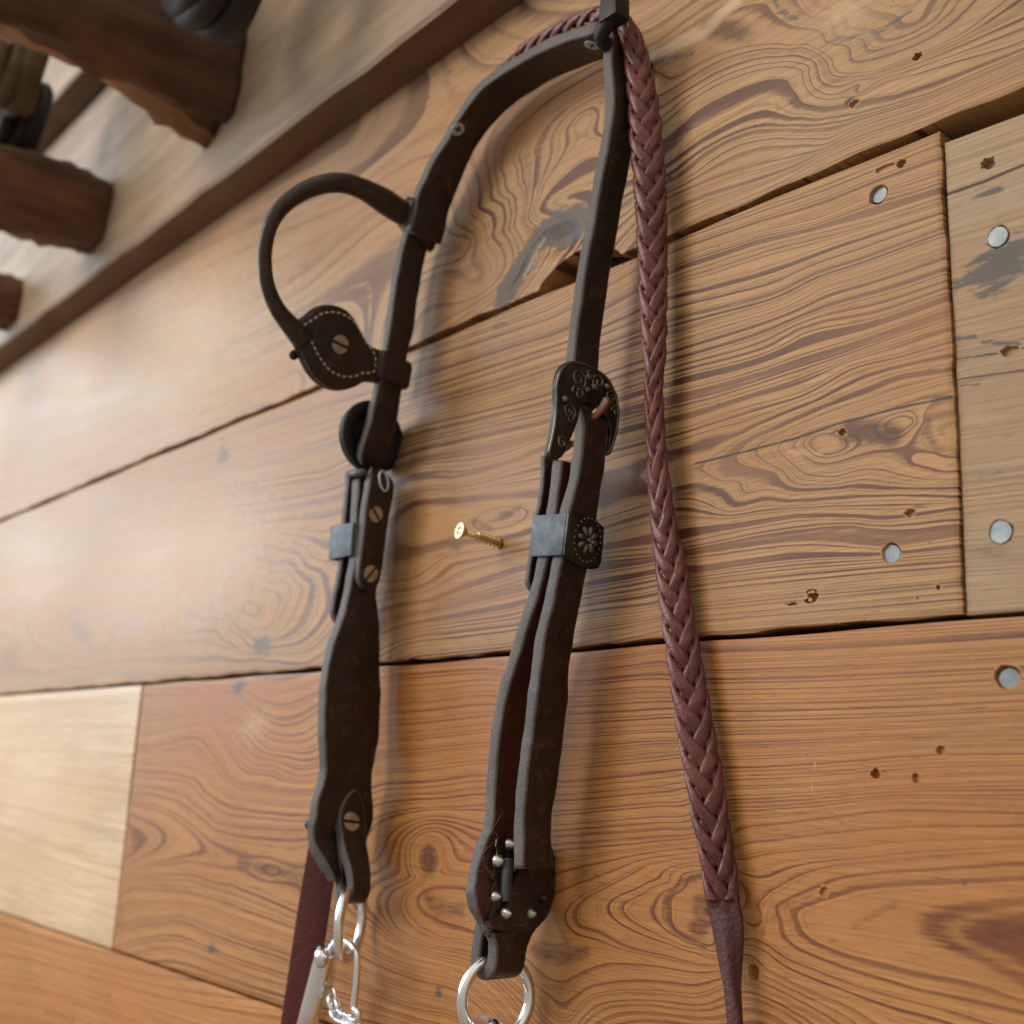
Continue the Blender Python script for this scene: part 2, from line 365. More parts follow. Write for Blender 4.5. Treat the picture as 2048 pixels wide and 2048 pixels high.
M_LEA = leather('leather_dark_brown', (.0110, .0060, .0042), (.029, .0148, .0095), .32, spots=.5)
M_EDGE = leather('leather_raw_edge_lit', (.052, .048, .049), (.100, .088, .086), .58, 1300, .2, fuzz=.5)  # raw edge, lightened further: window light on it put into the colour
M_LEAR = leather('leather_red_brown', (.040, .0105, .0058), (.075, .020, .011), .38)
M_PAIR = [M_LEA, M_EDGE]; M_PAIRR = [M_LEAR, M_EDGE]
M_BRAID = leather('leather_oxblood', (.062, .0135, .0135), (.160, .048, .047), .33, 700, .16, fuzz=.6)
M_MAROON = leather('leather_maroon', (.062, .0055, .007), (.095, .011, .013), .55, 1200, .4, fuzz=.2)
M_MEDGE = leather('leather_maroon_edge', (.12, .04, .04), (.20, .09, .09), .7, 1200, .4)
M_STEEL = metal('polished_steel', (.76, .80, .85), .17, .10)
M_TIN = metal('zinc_wire', (.74, .77, .80), .26, .12)
M_BLUE = metal('gunmetal_keeper', (.10, .118, .13), .56, .16, (.065, .078, .085), 260, .7)
M_BRONZE = metal('antique_bronze', (.085, .084, .076), .46, .15, (.04, .038, .033), 160)
M_BRASS = metal('brass', (.62, .47, .20), .36, .15)
M_NICKEL = metal('worn_nickel', (.56, .55, .52), .34, .15, (.38, .37, .34), 300, .95)
M_GREYS = metal('grey_screw', (.42, .47, .50), .5, .2, None, 500, .6)
M_RELIEF = metal('bronze_relief', (.185, .182, .165), .38, .15, (.10, .098, .088), 260)
M_COPPER = metal('copper_tongue', (.36, .22, .15), .42, .2)
M_BLACK = metal('black_iron', (.011, .011, .012), .55, .2, None, 300, .3)
M_BLACKL = leather('black_leather', (.006, .0055, .006), (.012, .011, .012), .6)
M_NAIL = metal('galvanised_nail', (.27, .33, .375), .5, .2, (.19, .235, .27), 300, .45)
t = NT('thread'); M_THREAD = t.out(Base_Color=(.52, .42, .28), Roughness=.8)
t = NT('hair'); M_HAIR = t.out(Base_Color=(.16, .09, .05), Roughness=.6)

# ------------------------------------------------------------------ the plank wall
def tps(P, v, lam=2e-4):
    P = np.array(P); n = len(P); r = np.linalg.norm(P[:, None]-P[None], axis=2)
    K = np.where(r > 0, r*r*np.log(r+1e-12), 0) + lam*np.eye(n); Q = np.c_[np.ones(n), P]
    A = np.block([[K, Q], [Q.T, np.zeros((3, 3))]]); s = np.linalg.solve(A, np.r_[v, 0, 0, 0])
    def ev(X):
        out = np.empty(len(X))
        for i in range(0, len(X), 8000):
            x = X[i:i+8000]; d = np.linalg.norm(x[:, None]-P[None], axis=2)
            out[i:i+8000] = np.where(d > 0, d*d*np.log(d+1e-12), 0) @ s[:n] + s[n] + x @ s[n+1:]
        return out
    return ev
ANI = np.array([.42, 1.0])*10
def grain_field(lines):
    P, v = [], []
    for ph, pts in lines:
        pts = np.array(pts, float)
        if len(pts) > 1:
            L = np.linalg.norm(np.diff(pts, axis=0), axis=1).sum(); n = int(np.clip(L/45, len(pts), 16)); pts = spline(pts, n)
        for p in pts:
            w = W(p[0], p[1]); P.append((w[0]*ANI[0], w[2]*ANI[1])); v.append(ph)
    return tps(P, np.array(v))
def blob(X, Z, spec):
    """soft ellipse given by a centre pixel and two axis end pixels"""
    (cx, cy), (ax, ay), (bx, by) = spec; c = W(cx, cy)[[0, 2]]; a = W(ax, ay)[[0, 2]]-c; b = W(bx, by)[[0, 2]]-c
    Mi = np.linalg.inv(np.stack([a, b], 1)); u = Mi @ np.stack([X-c[0], Z-c[1]]); d = np.sqrt((u**2).sum(0))
    return np.clip(1.15 - .62*d, 0, 1)*(d < 1.9)
def strip(X, Z, pts, wid):
    P = np.array([W(*p)[[0, 2]] for p in pts]); d = np.full(X.shape, 1e9)
    for a, b in zip(P[:-1], P[1:]):
        ab = b-a; t_ = np.clip(((X-a[0])*ab[0]+(Z-a[1])*ab[1])/(ab@ab), 0, 1); d = np.minimum(d, np.hypot(X-a[0]-t_*ab[0], Z-a[1]-t_*ab[1]))
    return np.clip(1.1 - .6*d/wid, 0, 1)
SA, SB, SC = .3007, .0744, -.1597
wall = empty('plank_wall', (0, 0, 0), 'wall of wide reclaimed pine planks with dark grain behind the bridle', 'wall')
def plank(x0, x1, zb, zt_, front, mat, phi, depth_=.022, blobs=(), gain=1.0, holes=(), dxn=.0016, nz=150, ragx1=0.0, sheen_wash=0.0, dents=()):
    # columns get wider spaced towards the far (left) end
    xs = [x1]
    while xs[-1] > x0: xs.append(xs[-1] - dxn*(1 + 1.3*max(0, -.25-xs[-1])))
    xs = np.array(xs[::-1]); xs[0] = x0; nx = len(xs)
    zbv = (zb(xs) if callable(zb) else zb) + np.zeros(nx); ztv = (zt_(xs) if callable(zt_) else zt_) + np.zeros(nx)
    v = np.linspace(0, 1, nz); X = np.repeat(xs[:, None], nz, 1); Zg = zbv[:, None]*(1-v) + ztv[:, None]*v
    if ragx1:
        j = np.cumsum(rng.normal(0, 1, nz)); j -= np.linspace(j[0], j[-1], nz); X[-1] += ragx1*j/np.abs(j).max(); X[-2] = np.minimum(X[-2], X[-1]-.0004)
    wav = .0005*np.sin(X*9+front*900)*np.sin(Zg*22+1) ; Y = -front + wav
    for sp_b, dd in dents: Y = Y + dd*np.clip(blob(X.ravel(), Zg.ravel(), sp_b).reshape(X.shape)*1.6-.5, 0, 1)
    ed = np.minimum(np.minimum(Zg-zbv[:, None], ztv[:, None]-Zg), np.minimum(X-xs[0], X[-1][None]-X)); Y = Y + .0005*np.exp(-ed/.0007)
    xf, zf = X.ravel(), Zg.ravel()
    A = {'phi': phi(np.stack([xf*ANI[0], zf*ANI[1]], 1)), 'gain': np.full(xf.shape, 1.0)*(gain(xf, zf) if callable(gain) else gain)}
    A['sheen_wash'] = sheen_wash*np.clip((-.58-xf)/.55, 0, 1)*np.clip(1.0+.25*np.sin(zf*31+xf*4), 0, 1.3)  # grows towards the left: window sheen put into the wood colour
    for k in ('dark', 'grey', 'black', 'pale'): A[k] = np.zeros(xf.shape)
    for kind, how, *a in blobs:
        val = blob(xf, zf, a[0])*a[1] if how == 'b' else strip(xf, zf, a[0], a[1])*a[2]
        A[kind] = np.maximum(A[kind], val)
    front_v = np.stack([xf, Y.ravel(), zf], 1)
    # border ring pushed to the back
    idx = np.arange(nx*nz).reshape(nx, nz); ring = np.r_[idx[:, 0], idx[-1, 1:], idx[-2::-1, -1], idx[0, -2:0:-1]]
    back = front_v[ring].copy(); back[:, 1] = depth_-front; V = np.vstack([front_v, back]) + np.array([0, 0, Z0]); nb = len(ring); b0 = nx*nz
    F = np.stack([idx[:-1, :-1], idx[1:, :-1], idx[1:, 1:], idx[:-1, 1:]], -1).reshape(-1, 4).tolist()
    for i in range(nb): j = (i+1) % nb; F.append((int(ring[i]), int(b0+i), int(b0+j), int(ring[j])))
    # back face as strips between the bottom and top rows (first and last strip take in the side columns)
    bt = lambda i: b0+i; tp = lambda i: b0+(nx-1)+(nz-1)+(nx-1-i)
    for i in range(nx-1):
        q = [bt(i), bt(i+1)] + ([b0+nx-1+k for k in range(1, nz-1)] if i == nx-2 else []) + [tp(i+1), tp(i)] + ([b0+nb-(nz-2)+k for k in range(nz-2)] if i == 0 else [])
        F.append(tuple(int(x) for x in q))
    me = bpy.data.meshes.new('plank'); me.from_pydata(V.tolist(), [], F); me.materials.append(mat)
    for k, arr in A.items():
        at = me.attributes.new(k, 'FLOAT', 'POINT'); at.data.foreach_set('value', np.r_[arr, arr[ring]].astype(np.float32))
    bm = bmesh.new(); bm.from_mesh(me); bmesh.ops.recalc_face_normals(bm, faces=bm.faces); bm.to_mesh(me); bm.free()
    me.polygons.foreach_set('use_smooth', np.full(len(me.polygons), True))
    o = link(bpy.data.objects.new('plank', me), wall)
    if holes:
        cv, cf = [], []
        for (px, py), rx, rz, dp, jit in holes:
            c = W(px, py, front); n = 16; b = len(cv)
            rad = 1 + jit*rng.uniform(-1, 1, n)
            for d_, s_ in ((-.004, 1.12), (.0006, 1.0), (dp, .82)):
                for i in range(n):
                    a = 2*math.pi*i/n; cv.append((c[0]+rx*rad[i]*s_*math.cos(a), -front+d_, Z0+c[2]+rz*rad[i]*s_*math.sin(a)))
            for l in range(2):
                for i in range(n): k = (i+1) % n; cf.append((b+l*n+i, b+l*n+k, b+(l+1)*n+k, b+(l+1)*n+i))
            cf.append(tuple(b+i for i in range(n-1, -1, -1))); cf.append(tuple(b+2*n+i for i in range(n)))
        cm = bpy.data.meshes.new('cut'); cm.from_pydata(cv, [], cf)
        bm = bmesh.new(); bm.from_mesh(cm); bmesh.ops.recalc_face_normals(bm, faces=bm.faces); bm.to_mesh(cm); bm.free()
        co = bpy.data.objects.new('cut', cm); COL.objects.link(co)
        md = o.modifiers.new('holes', 'BOOLEAN'); md.operation = 'DIFFERENCE'; md.object = co; md.solver = 'MANIFOLD'
        bpy.context.view_layer.update()
        dg = bpy.context.evaluated_depsgraph_get()
        ne = bpy.data.meshes.new_from_object(o.evaluated_get(dg), preserve_all_data_layers=True, depsgraph=dg)
        o.modifiers.clear(); o.data = ne; bpy.data.objects.remove(co); ne.name = 'plank'
    sharp(o, 50); return o
def nail(px, py, front, parent, r=.0042, sink=.0022, tilt=(0, 0)):
    c = W(px, py, front - sink)
    a, u, v = frame((tilt[0], -1, tilt[1])); V, F = [], []
    # checkered head: a disc with raised pads
    n = 24; prof = [(r*.25, -.012), (r*.3, -.0012), (r, -.0008), (r, .0001), (r*.94, .0004), (.0001, .00042)]
    S = [[c + a*zz + rr*(u*math.cos(t_) + v*math.sin(t_)) for t_ in np.linspace(0, 2*math.pi, n, endpoint=False)] for rr, zz in prof]
    V, F = sweep_vf(S); g = r*.42
    for i in range(-2, 3):
        for j in range(-2, 3):
            if math.hypot(i, j)*g > r*.84: continue
            b = len(V); h = g*.40
            for zz, k in ((.0003, 1), (.00046, .82)):
                for sx, sz in ((-1, -1), (1, -1), (1, 1), (-1, 1)): V.append((c + u*(i*g+sx*h*k) + v*(j*g+sz*h*k) + a*zz).tolist())
            F += [(b+4, b+5, b+6, b+7)] + [(b+q, b+(q+1) % 4, b+4+(q+1) % 4, b+4+q) for q in range(4)]
    return mk('nail', V, F, M_NAIL, parent, smooth=False)

WD_R1 = wood_mat('pine_upper', (.380, .230, .110), (.088, .032, .022), 1, .95, .54)
WD_2A = wood_mat('pine_middle', (.385, .228, .104), (.080, .026, .018), 2, 1.0, .54)
WD_2B = wood_mat('pine_weathered', (.34, .235, .135), (.15, .095, .055), 3, .6, .58, grey=.45)
WD_3A = wood_mat('pine_lower', (.390, .186, .058), (.100, .027, .010), 4, 1.0, .50)
WD_3L = wood_mat('pine_pale', (.60, .475, .325), (.47, .34, .205), 5, .7, .45)
WD_R4 = wood_mat('pine_bottom', (.43, .208, .066), (.19, .068, .023), 6, .8, .50)

# grain lines read off the photograph: (ring number, pixels along that ring)
G1 = [(6, Q1([(170,470),(300,400),(430,320),(600,260),(750,245),(940,265)])), (4, Q1([(200,560),(300,480),(450,390),(600,330),(750,300),(880,305),(920,340),(920,400),(950,440),(1010,460),(1150,455)])),
 (2.5, Q1([(250,620),(300,560),(400,490),(550,420),(680,380),(800,370),(850,410),(880,470),(950,510),(1050,510),(1180,470),(1400,420),(1600,360),(1932,240)])),
 (1.5, Q1([(230,740),(330,640),(500,540),(640,470),(740,460),(800,490),(850,530),(960,545),(1100,540),(1300,500)])), (0, Q1([(250,830),(400,720),(620,620),(750,610),(850,620),(1000,600),(1150,570),(1500,470)])),
 (-1.5, Q1([(280,880),(500,720),(700,660),(900,660)])), (-4, Q1([(240,950),(600,800),(1000,720)])), (-6.5, Q1([(400,960),(800,830),(1100,690),(1500,550),(1900,380)])),
 (6, Q1([(970,290),(1010,350),(1050,380),(1200,370),(1350,320),(1500,260),(1700,160),(1900,20)])), (8, Q1([(1080,230),(1090,290),(1150,310),(1300,270)])), (9.3, Q1([(1200,195),(1350,205),(1500,130),(1600,20)])),
 (11, Q1([(1340,130),(1450,110),(1500,20)])), (9, Q1([(1000,100)])), (12, Q1([(1150,-60)])), (8.4, Q1([(740,0),(760,60),(900,120),(1000,200)])), (7.4, Q1([(450,150),(650,160),(800,180),(950,200)])),
 (9.6, Q1([(120,240),(470,10)])), (12, Q1([(50,130),(250,0)])), (5, Q1([(1380,330),(1600,240),(1932,90)])), (3.8, Q1([(1150,410),(1400,350),(1932,150)])),
 (7, R2([(1390,180),(1100,350),(900,520),(800,620),(780,740),(820,880),(860,1060)])), (4.6, R2([(1400,250),(1150,390),(1030,520),(980,620),(970,780),(950,900),(920,1050)])),
 (9, R2([(690,640),(690,750),(710,870),(770,960),(800,1100),(810,1200)])), (8.3, R2([(760,580),(850,480),(1050,300),(1390,110)])), (3, R2([(1330,460),(1200,580),(1100,760),(1000,900),(950,1050)])), (2, R2([(1300,730),(1150,850),(1000,1000)])),
 (10.6, R2([(600,800),(600,950),(700,1200)])), (12, R2([(460,800),(520,950),(620,1150)])), (14, R2([(400,1230),(520,1250)])), (13, R2([(350,1450),(600,1500)])), (11, R2([(300,1650),(500,1620)])),
 (14, [(0,620+160),(250,760),(600,600)]), (18, [(0,930),(300,820),(600,690)]), (22, [(0,1010),(300,880),(600,745)]), (10, [(150,620),(450,440),(700,300)]), (12, [(100,690),(420,540),(700,420)])]
G2 = [(10, R4([(400,215),(560,160),(760,120),(1030,20)])), (12, R4([(180,330),(500,225),(740,160),(1000,100),(1250,20)])), (14, R4([(300,370),(560,290),(720,245),(900,180),(1320,50)])), (18, R4([(200,500),(600,400),(760,320),(950,260),(1330,120)])),
 (23, R4([(200,620),(650,480),(800,400),(1000,340),(1340,220)])), (29, R4([(180,760),(550,660),(750,560),(1050,500),(1340,400)])), (35, R4([(330,900),(650,800),(900,710),(1100,640),(1350,560)])), (37, R4([(200,1000),(500,900),(720,840),(950,720),(1100,690),(1350,610)])),
 (40, R4([(350,1080),(500,1010),(600,960),(800,880),(960,800),(1150,740),(1350,700)])), (42, R4([(420,1130),(480,1060),(600,1010),(800,920),(1000,850),(1150,790),(1350,760)])), (44, R4([(600,1120),(580,1090),(650,1040),(800,970),(1000,900),(1200,840),(1350,795)])),
 (46, R4([(660,1080),(700,1030),(850,980),(1050,930),(1180,880),(1360,835)])), (47.9, R4([(850,1090)])), (46.9, R4([(920,1020),(1020,1030),(1130,1060)])), (46.9, R4([(1110,940),(1180,1060),(1270,1140),(1380,1170)])), (45.8, R4([(1370,930),(1270,950),(1260,1010),(1290,1080),(1380,1110)])), (47.8, R4([(1190,980)])),
 (42, R4([(420,1130),(500,1180),(600,1205)])), (44, R4([(600,1130),(680,1195),(760,1230)])), (46, R4([(690,1110),(760,1170),(900,1160),(1000,1130),(1150,1150),(1250,1190),(1380,1205)])), (43.6, R4([(720,1240),(830,1250),(1000,1215),(1200,1245),(1380,1245)])),
 (41, R4([(380,1230),(500,1280),(600,1265),(700,1290),(900,1272),(1100,1280),(1380,1275)])), (39.4, R4([(330,1300),(410,1355),(550,1325),(700,1332),(1100,1305),(1380,1315)])), (40, R4([(110,1140),(250,1100),(340,1060)])), (40.6, R4([(150,1240),(300,1210),(400,1240)])), (39.4, R4([(130,1290),(320,1268),(360,1310)])),
 (36, R4([(240,1440),(500,1410),(700,1380),(900,1380),(1100,1390),(1390,1350)])), (34, R4([(200,1530),(400,1490),(600,1450),(900,1420),(1100,1430),(1390,1405)])), (32, R4([(200,1570),(700,1510),(1100,1530),(1390,1490)])), (30, R4([(250,1640),(700,1580),(1050,1565),(1390,1535)])),
 (27, R4([(200,1690),(650,1640),(1390,1580)])), (19, R4([(250,1800),(1400,1690)])), (13, R4([(250,1880),(1420,1790)])), (3, R4([(160,160),(600,0)])),
 (10, R3([(200,330),(600,200),(1050,60)])), (16, R3([(230,440),(700,290),(1000,190)])), (22, R3([(220,570),(600,480),(960,380)])), (31, R3([(230,780),(500,720),(960,620)])), (35, R3([(230,890),(650,850),(950,740)])), (37, R3([(230,990),(500,960),(700,900),(930,830)])), (39, R3([(230,1040),(500,1010),(800,980),(930,960)])),
 (40, R3([(230,1090),(450,1080),(600,1060),(700,1050),(900,1040)])), (41.2, R3([(780,1130)])), (41, R3([(600,1200)])), (40.5, R3([(250,1170),(400,1180),(520,1170)])), (38, R3([(230,1560),(380,1440),(700,1370)])), (35, R3([(300,1660),(600,1560),(850,1480)])), (32, R3([(170,1750),(450,1690),(850,1600)])), (27, R3([(200,1850),(800,1770)])), (22, R3([(200,1932),(780,1870)])),
 (35, R3([(1350,650),(1540,600)])), (40, R3([(1330,1000),(1560,950)])), (36, R3([(1300,1320),(1590,1260)])), (34, R3([(1290,1400),(1600,1370)])), (30, R3([(1250,1560),(1620,1490)])), (23, R3([(1200,1750),(1640,1690)])),
 (44, L1([(1260,1380),(1290,1290),(1380,1230),(1480,1290),(1560,1280),(1610,1330),(1580,1430),(1500,1560),(1350,1520),(1280,1440),(1260,1380)])), (42, L1([(1190,1380),(1270,1230),(1400,1160),(1520,1190),(1640,1200),(1730,1300)])), (40, L1([(1060,1420),(1190,1270),(1330,1120),(1400,1090),(1560,1120),(1700,1200),(1800,1300)])), (46, L1([(1420,1380)])),
 (38.5, L1([(600,1370),(850,1370),(1000,1330),(1200,1190),(1350,1060)])), (40, L1([(1060,1420),(1150,1480),(1280,1500),(1350,1580)])), (39.6, L1([(450,1430),(700,1440),(860,1470),(870,1500),(700,1560),(500,1640)])), (38.5, L1([(560,1700),(750,1620),(950,1530),(1150,1530),(1300,1600),(1370,1660)])), (39, L1([(950,1430)])),
 (34, L1([(300,1100),(900,1050),(1300,950),(1850,850)])), (26, L1([(300,950),(1000,830),(1800,700)])), (14, L1([(500,800),(1300,530),(1800,380)])), (36, L1([(300,1760),(900,1690),(1700,1720)])), (37, L1([(100,1400),(80,1250)]))]
G3 = [(0, Q7([(300,200),(900,180),(1792,130)])), (8, Q7([(320,400),(900,390),(1792,350)])), (16, Q7([(350,600),(900,580),(1792,540)])), (23, Q7([(370,760),(800,740),(1300,700),(1792,690)])), (28, Q7([(400,870),(800,850),(1200,820),(1792,800)])), (32, Q7([(400,960),(800,930),(1200,890),(1792,900)])),
 (35, Q7([(480,1090),(700,1060),(1000,1020),(1300,1005),(1792,1000)])), (37, Q7([(480,1190),(700,1150),(1000,1130),(1300,1095),(1792,1085)])), (38.5, Q7([(480,1410),(540,1380),(555,1340),(620,1290),(750,1225),(900,1190),(1300,1150),(1792,1115)])), (38.5, Q7([(490,1440),(500,1510),(560,1560),(700,1640),(850,1700),(1000,1760),(1200,1820),(1400,1870)])),
 (40, Q7([(1792,1195),(1400,1215),(1000,1245),(850,1295),(700,1345),(650,1380),(610,1420),(620,1460),(700,1530),(800,1600),(950,1660),(1150,1720),(1300,1765),(1500,1805),(1792,1870)])), (41, Q7([(1792,1300),(1500,1330),(1200,1360),(1090,1400),(1030,1440),(990,1475),(1020,1510),(1150,1550),(1400,1630),(1550,1680),(1700,1740),(1792,1790)])), (42, Q7([(1792,1470),(1640,1490),(1630,1510),(1700,1560),(1792,1590)])), (42.6, Q7([(1900,1520)])),
 (36.5, Q7([(480,1600),(600,1680),(800,1780),(950,1840),(1100,1932)])), (33, Q7([(480,1720),(650,1790),(850,1900)])), (30, Q7([(480,1850),(700,1932)])),
 (40.2, Q7([(300,1225),(180,1260),(110,1350),(100,1430),(150,1500),(250,1560),(330,1590)])), (41.3, Q7([(320,1350),(250,1390),(270,1440),(330,1470)])), (41.8, Q7([(370,1410)])),
 (38.5, Q6([(1600,1215),(1400,1300),(1340,1340),(1350,1380),(1450,1440),(1600,1510),(1761,1560)])), (36.5, Q6([(1500,1130),(1400,1190),(1200,1300),(1130,1380),(1160,1430),(1300,1480),(1400,1540),(1600,1590),(1761,1630)])),
 (2, Q6([(1120,130),(1600,70)])), (12, Q6([(1110,400),(1640,370)])), (20, Q6([(1050,640),(1690,580)])), (27, Q6([(1020,900),(1720,840)])), (30, Q6([(1030,1000),(1740,950)])), (32, Q6([(1040,1090),(1300,1060),(1740,1010)])), (34, Q6([(1060,1190),(1200,1150),(1500,1080),(1750,1050)])),
 (8, Q6([(160,280),(700,230)])), (14, Q6([(140,480),(720,420)])), (21, Q6([(120,700),(680,640)])), (26, Q6([(120,900),(300,850),(500,840),(660,830)])), (28, Q6([(170,1050),(250,940),(400,890),(550,900),(650,920)])), (30, Q6([(260,1050),(300,980),(400,930),(520,950),(600,1000)])), (33, Q6([(340,1105),(360,1030),(395,1010),(440,1050),(450,1105),(430,1170),(395,1190),(350,1160),(340,1105)])), (36, Q6([(395,1105)])),
 (31, Q6([(320,1190),(220,1240),(170,1310),(180,1400),(260,1480),(400,1540),(560,1570)])), (32.5, Q6([(330,1240),(280,1290),(270,1360),(330,1430),(450,1500),(590,1520)])), (34.2, Q6([(400,1300),(450,1350),(540,1380)])), (33, Q6([(520,1200)])),
 (29, Q6([(60,1370),(200,1480),(350,1560),(580,1620)])), (25, Q6([(50,1500),(200,1590),(540,1690)])), (21, Q6([(50,1620),(300,1730),(530,1790)])), (17, Q6([(50,1750),(250,1830),(540,1900)])), (13, Q6([(60,1900),(200,1932)])),
 (34.6, Q6([(900,1650),(980,1720),(1080,1760),(1200,1700),(1400,1660),(1761,1690)])), (32, Q6([(890,1760),(970,1830),(1010,1900)])), (33.5, Q6([(1080,1850),(1130,1790),(1250,1740),(1450,1720),(1761,1740)])), (32, Q6([(1110,1932),(1180,1850),(1300,1800),(1450,1790),(1761,1810)])), (30.3, Q6([(1200,1932),(1300,1870),(1450,1850),(1761,1880)])), (36, Q6([(1050,1590),(950,1560)])), (35.6, Q6([(1000,1500)])),
 (24, Q5([(200,720),(400,750),(500,820),(600,900),(750,930),(1030,940)])), (28, Q5([(150,850),(270,900),(330,960),(290,1030),(180,1090)])), (26, Q5([(150,780),(280,800),(430,870),(530,950),(620,1010),(700,1050),(850,1080),(1060,1110)])), (26, Q5([(130,1170),(300,1110),(450,1100),(600,1110),(700,1145),(850,1180),(1040,1240)])), (27.2, Q5([(430,980)])), (29, Q5([(160,970)])), (26.7, Q5([(900,1140)])),
 (25, Q5([(500,1150),(680,1190),(850,1260),(1010,1330)])), (23.5, Q5([(150,1200),(420,1200),(600,1250),(750,1300),(1000,1400)])), (20, Q5([(120,1330),(450,1310),(700,1390),(980,1480)])), (17, Q5([(100,1450),(400,1400),(600,1480),(960,1600)])),
 (22, Q5([(200,620),(450,640),(520,700),(640,790),(800,830),(1040,850)])), (19, Q5([(200,560),(480,580),(600,680),(750,750),(1060,780)])), (14, Q5([(250,400),(600,350),(700,520),(900,600)])), (16, Q5([(740,660),(900,690),(1100,700)])), (10, Q5([(870,520),(1100,540)])), (5, Q5([(800,300),(1110,300)])), (6, Q5([(250,250),(700,250)]))]
gf1, gf2, gf3 = grain_field(G1), grain_field(G2), grain_field(G3)
def flat_field(k, tilt=0.0, amp=.6): return lambda P: (P[:, 1]/10 + tilt*P[:, 0]/4.2)*k + amp*np.sin(P[:, 0]*1.7)*np.sin(P[:, 1]*2.2+1)
xn0, xn1 = W(1085, 535)[0], W(1200, 470)[0]        # the broken-out notch beside the loose knot
def zb1(x):
    z = SA + .0024 + .0006*np.sin(x*40) + .0005*np.sin(x*131)
    t_ = np.clip((x-xn0)/(xn1-xn0), 0, 1.0); notch = np.where((x > xn0) & (x < xn1+.02), .0150*np.sin(np.pi*np.clip((x-xn0)/(xn1+.02-xn0), 0, 1))**.6, 0)
    return z + notch
pl1 = plank(-2.3, .05, zb1, .53, .0026, WD_R1, gf1, dents=[((*[R2([p])[0] for p in ((1130,1230),(1260,1170),(1100,1150))],), .0045), ((*[R2([p])[0] for p in ((900,1440),(800,1570),(940,1460))],), .002)], nz=190, sheen_wash=.45, blobs=[
    ('grey','s',R2([(760,1570),(870,1400),(950,1260),(1080,1130),(1260,1090)]),.0095,1.0), ('grey','b',(*[R2([p])[0] for p in ((1120,1190),(1260,1140),(1110,1100))],),1.0), ('black','s',R2([(1030,1160),(930,1290),(860,1430),(780,1570)]),.0016,.66), ('pale','s',R2([(1010,1220),(930,1360),(870,1460)]),.0016,.7),
    ('dark','s',R2([(1030,520),(985,620),(970,780),(955,880)]),.0045,.55), ('dark','s',R2([(1150,390),(1040,490)]),.002,.5),
    ('dark','b',(*[Q1([p])[0] for p in ((500,150),(640,190),(540,90))],),.75), ('grey','s',Q1([(140,320),(260,280),(330,240)]),.006,.62), ('pale','s',Q1([(130,290),(400,160),(560,0)]),.0055,.85),
    ('grey','b',(*[Q1([p])[0] for p in ((1330,40),(1420,-20),(1260,90))],),.72), ('grey','s',Q1([(930,265),(1050,210),(1250,160),(1400,60)]),.0030,.6), ('grey','s',Q1([(740,0),(760,60),(860,110)]),.0035,.55), ('pale','b',(*[Q1([p])[0] for p in ((1080,70),(1280,30),(1080,200))],),.55), ('black','s',Q1([(1310,0),(1305,50)]),.0009,.75),
    ('black','b',(*[Q1([p])[0] for p in ((1105,505),(1140,490),(1100,480))],),.8), ('grey','s',[(180,690),(230,720),(275,748)],.004,.6), ('pale','b',((330,700),(640,540),(340,880)),.72), ('black','b',(*[Q1([p])[0] for p in ((232,872),(245,866),(232,855))],),.75)],  # broad left pale blob: pale wood, plus window sheen put into the colour
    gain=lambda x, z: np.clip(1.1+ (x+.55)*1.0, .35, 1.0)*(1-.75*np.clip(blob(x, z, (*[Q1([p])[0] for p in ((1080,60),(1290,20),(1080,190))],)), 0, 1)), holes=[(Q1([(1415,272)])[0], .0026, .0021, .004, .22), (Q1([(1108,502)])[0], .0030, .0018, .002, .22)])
xj = -.2348
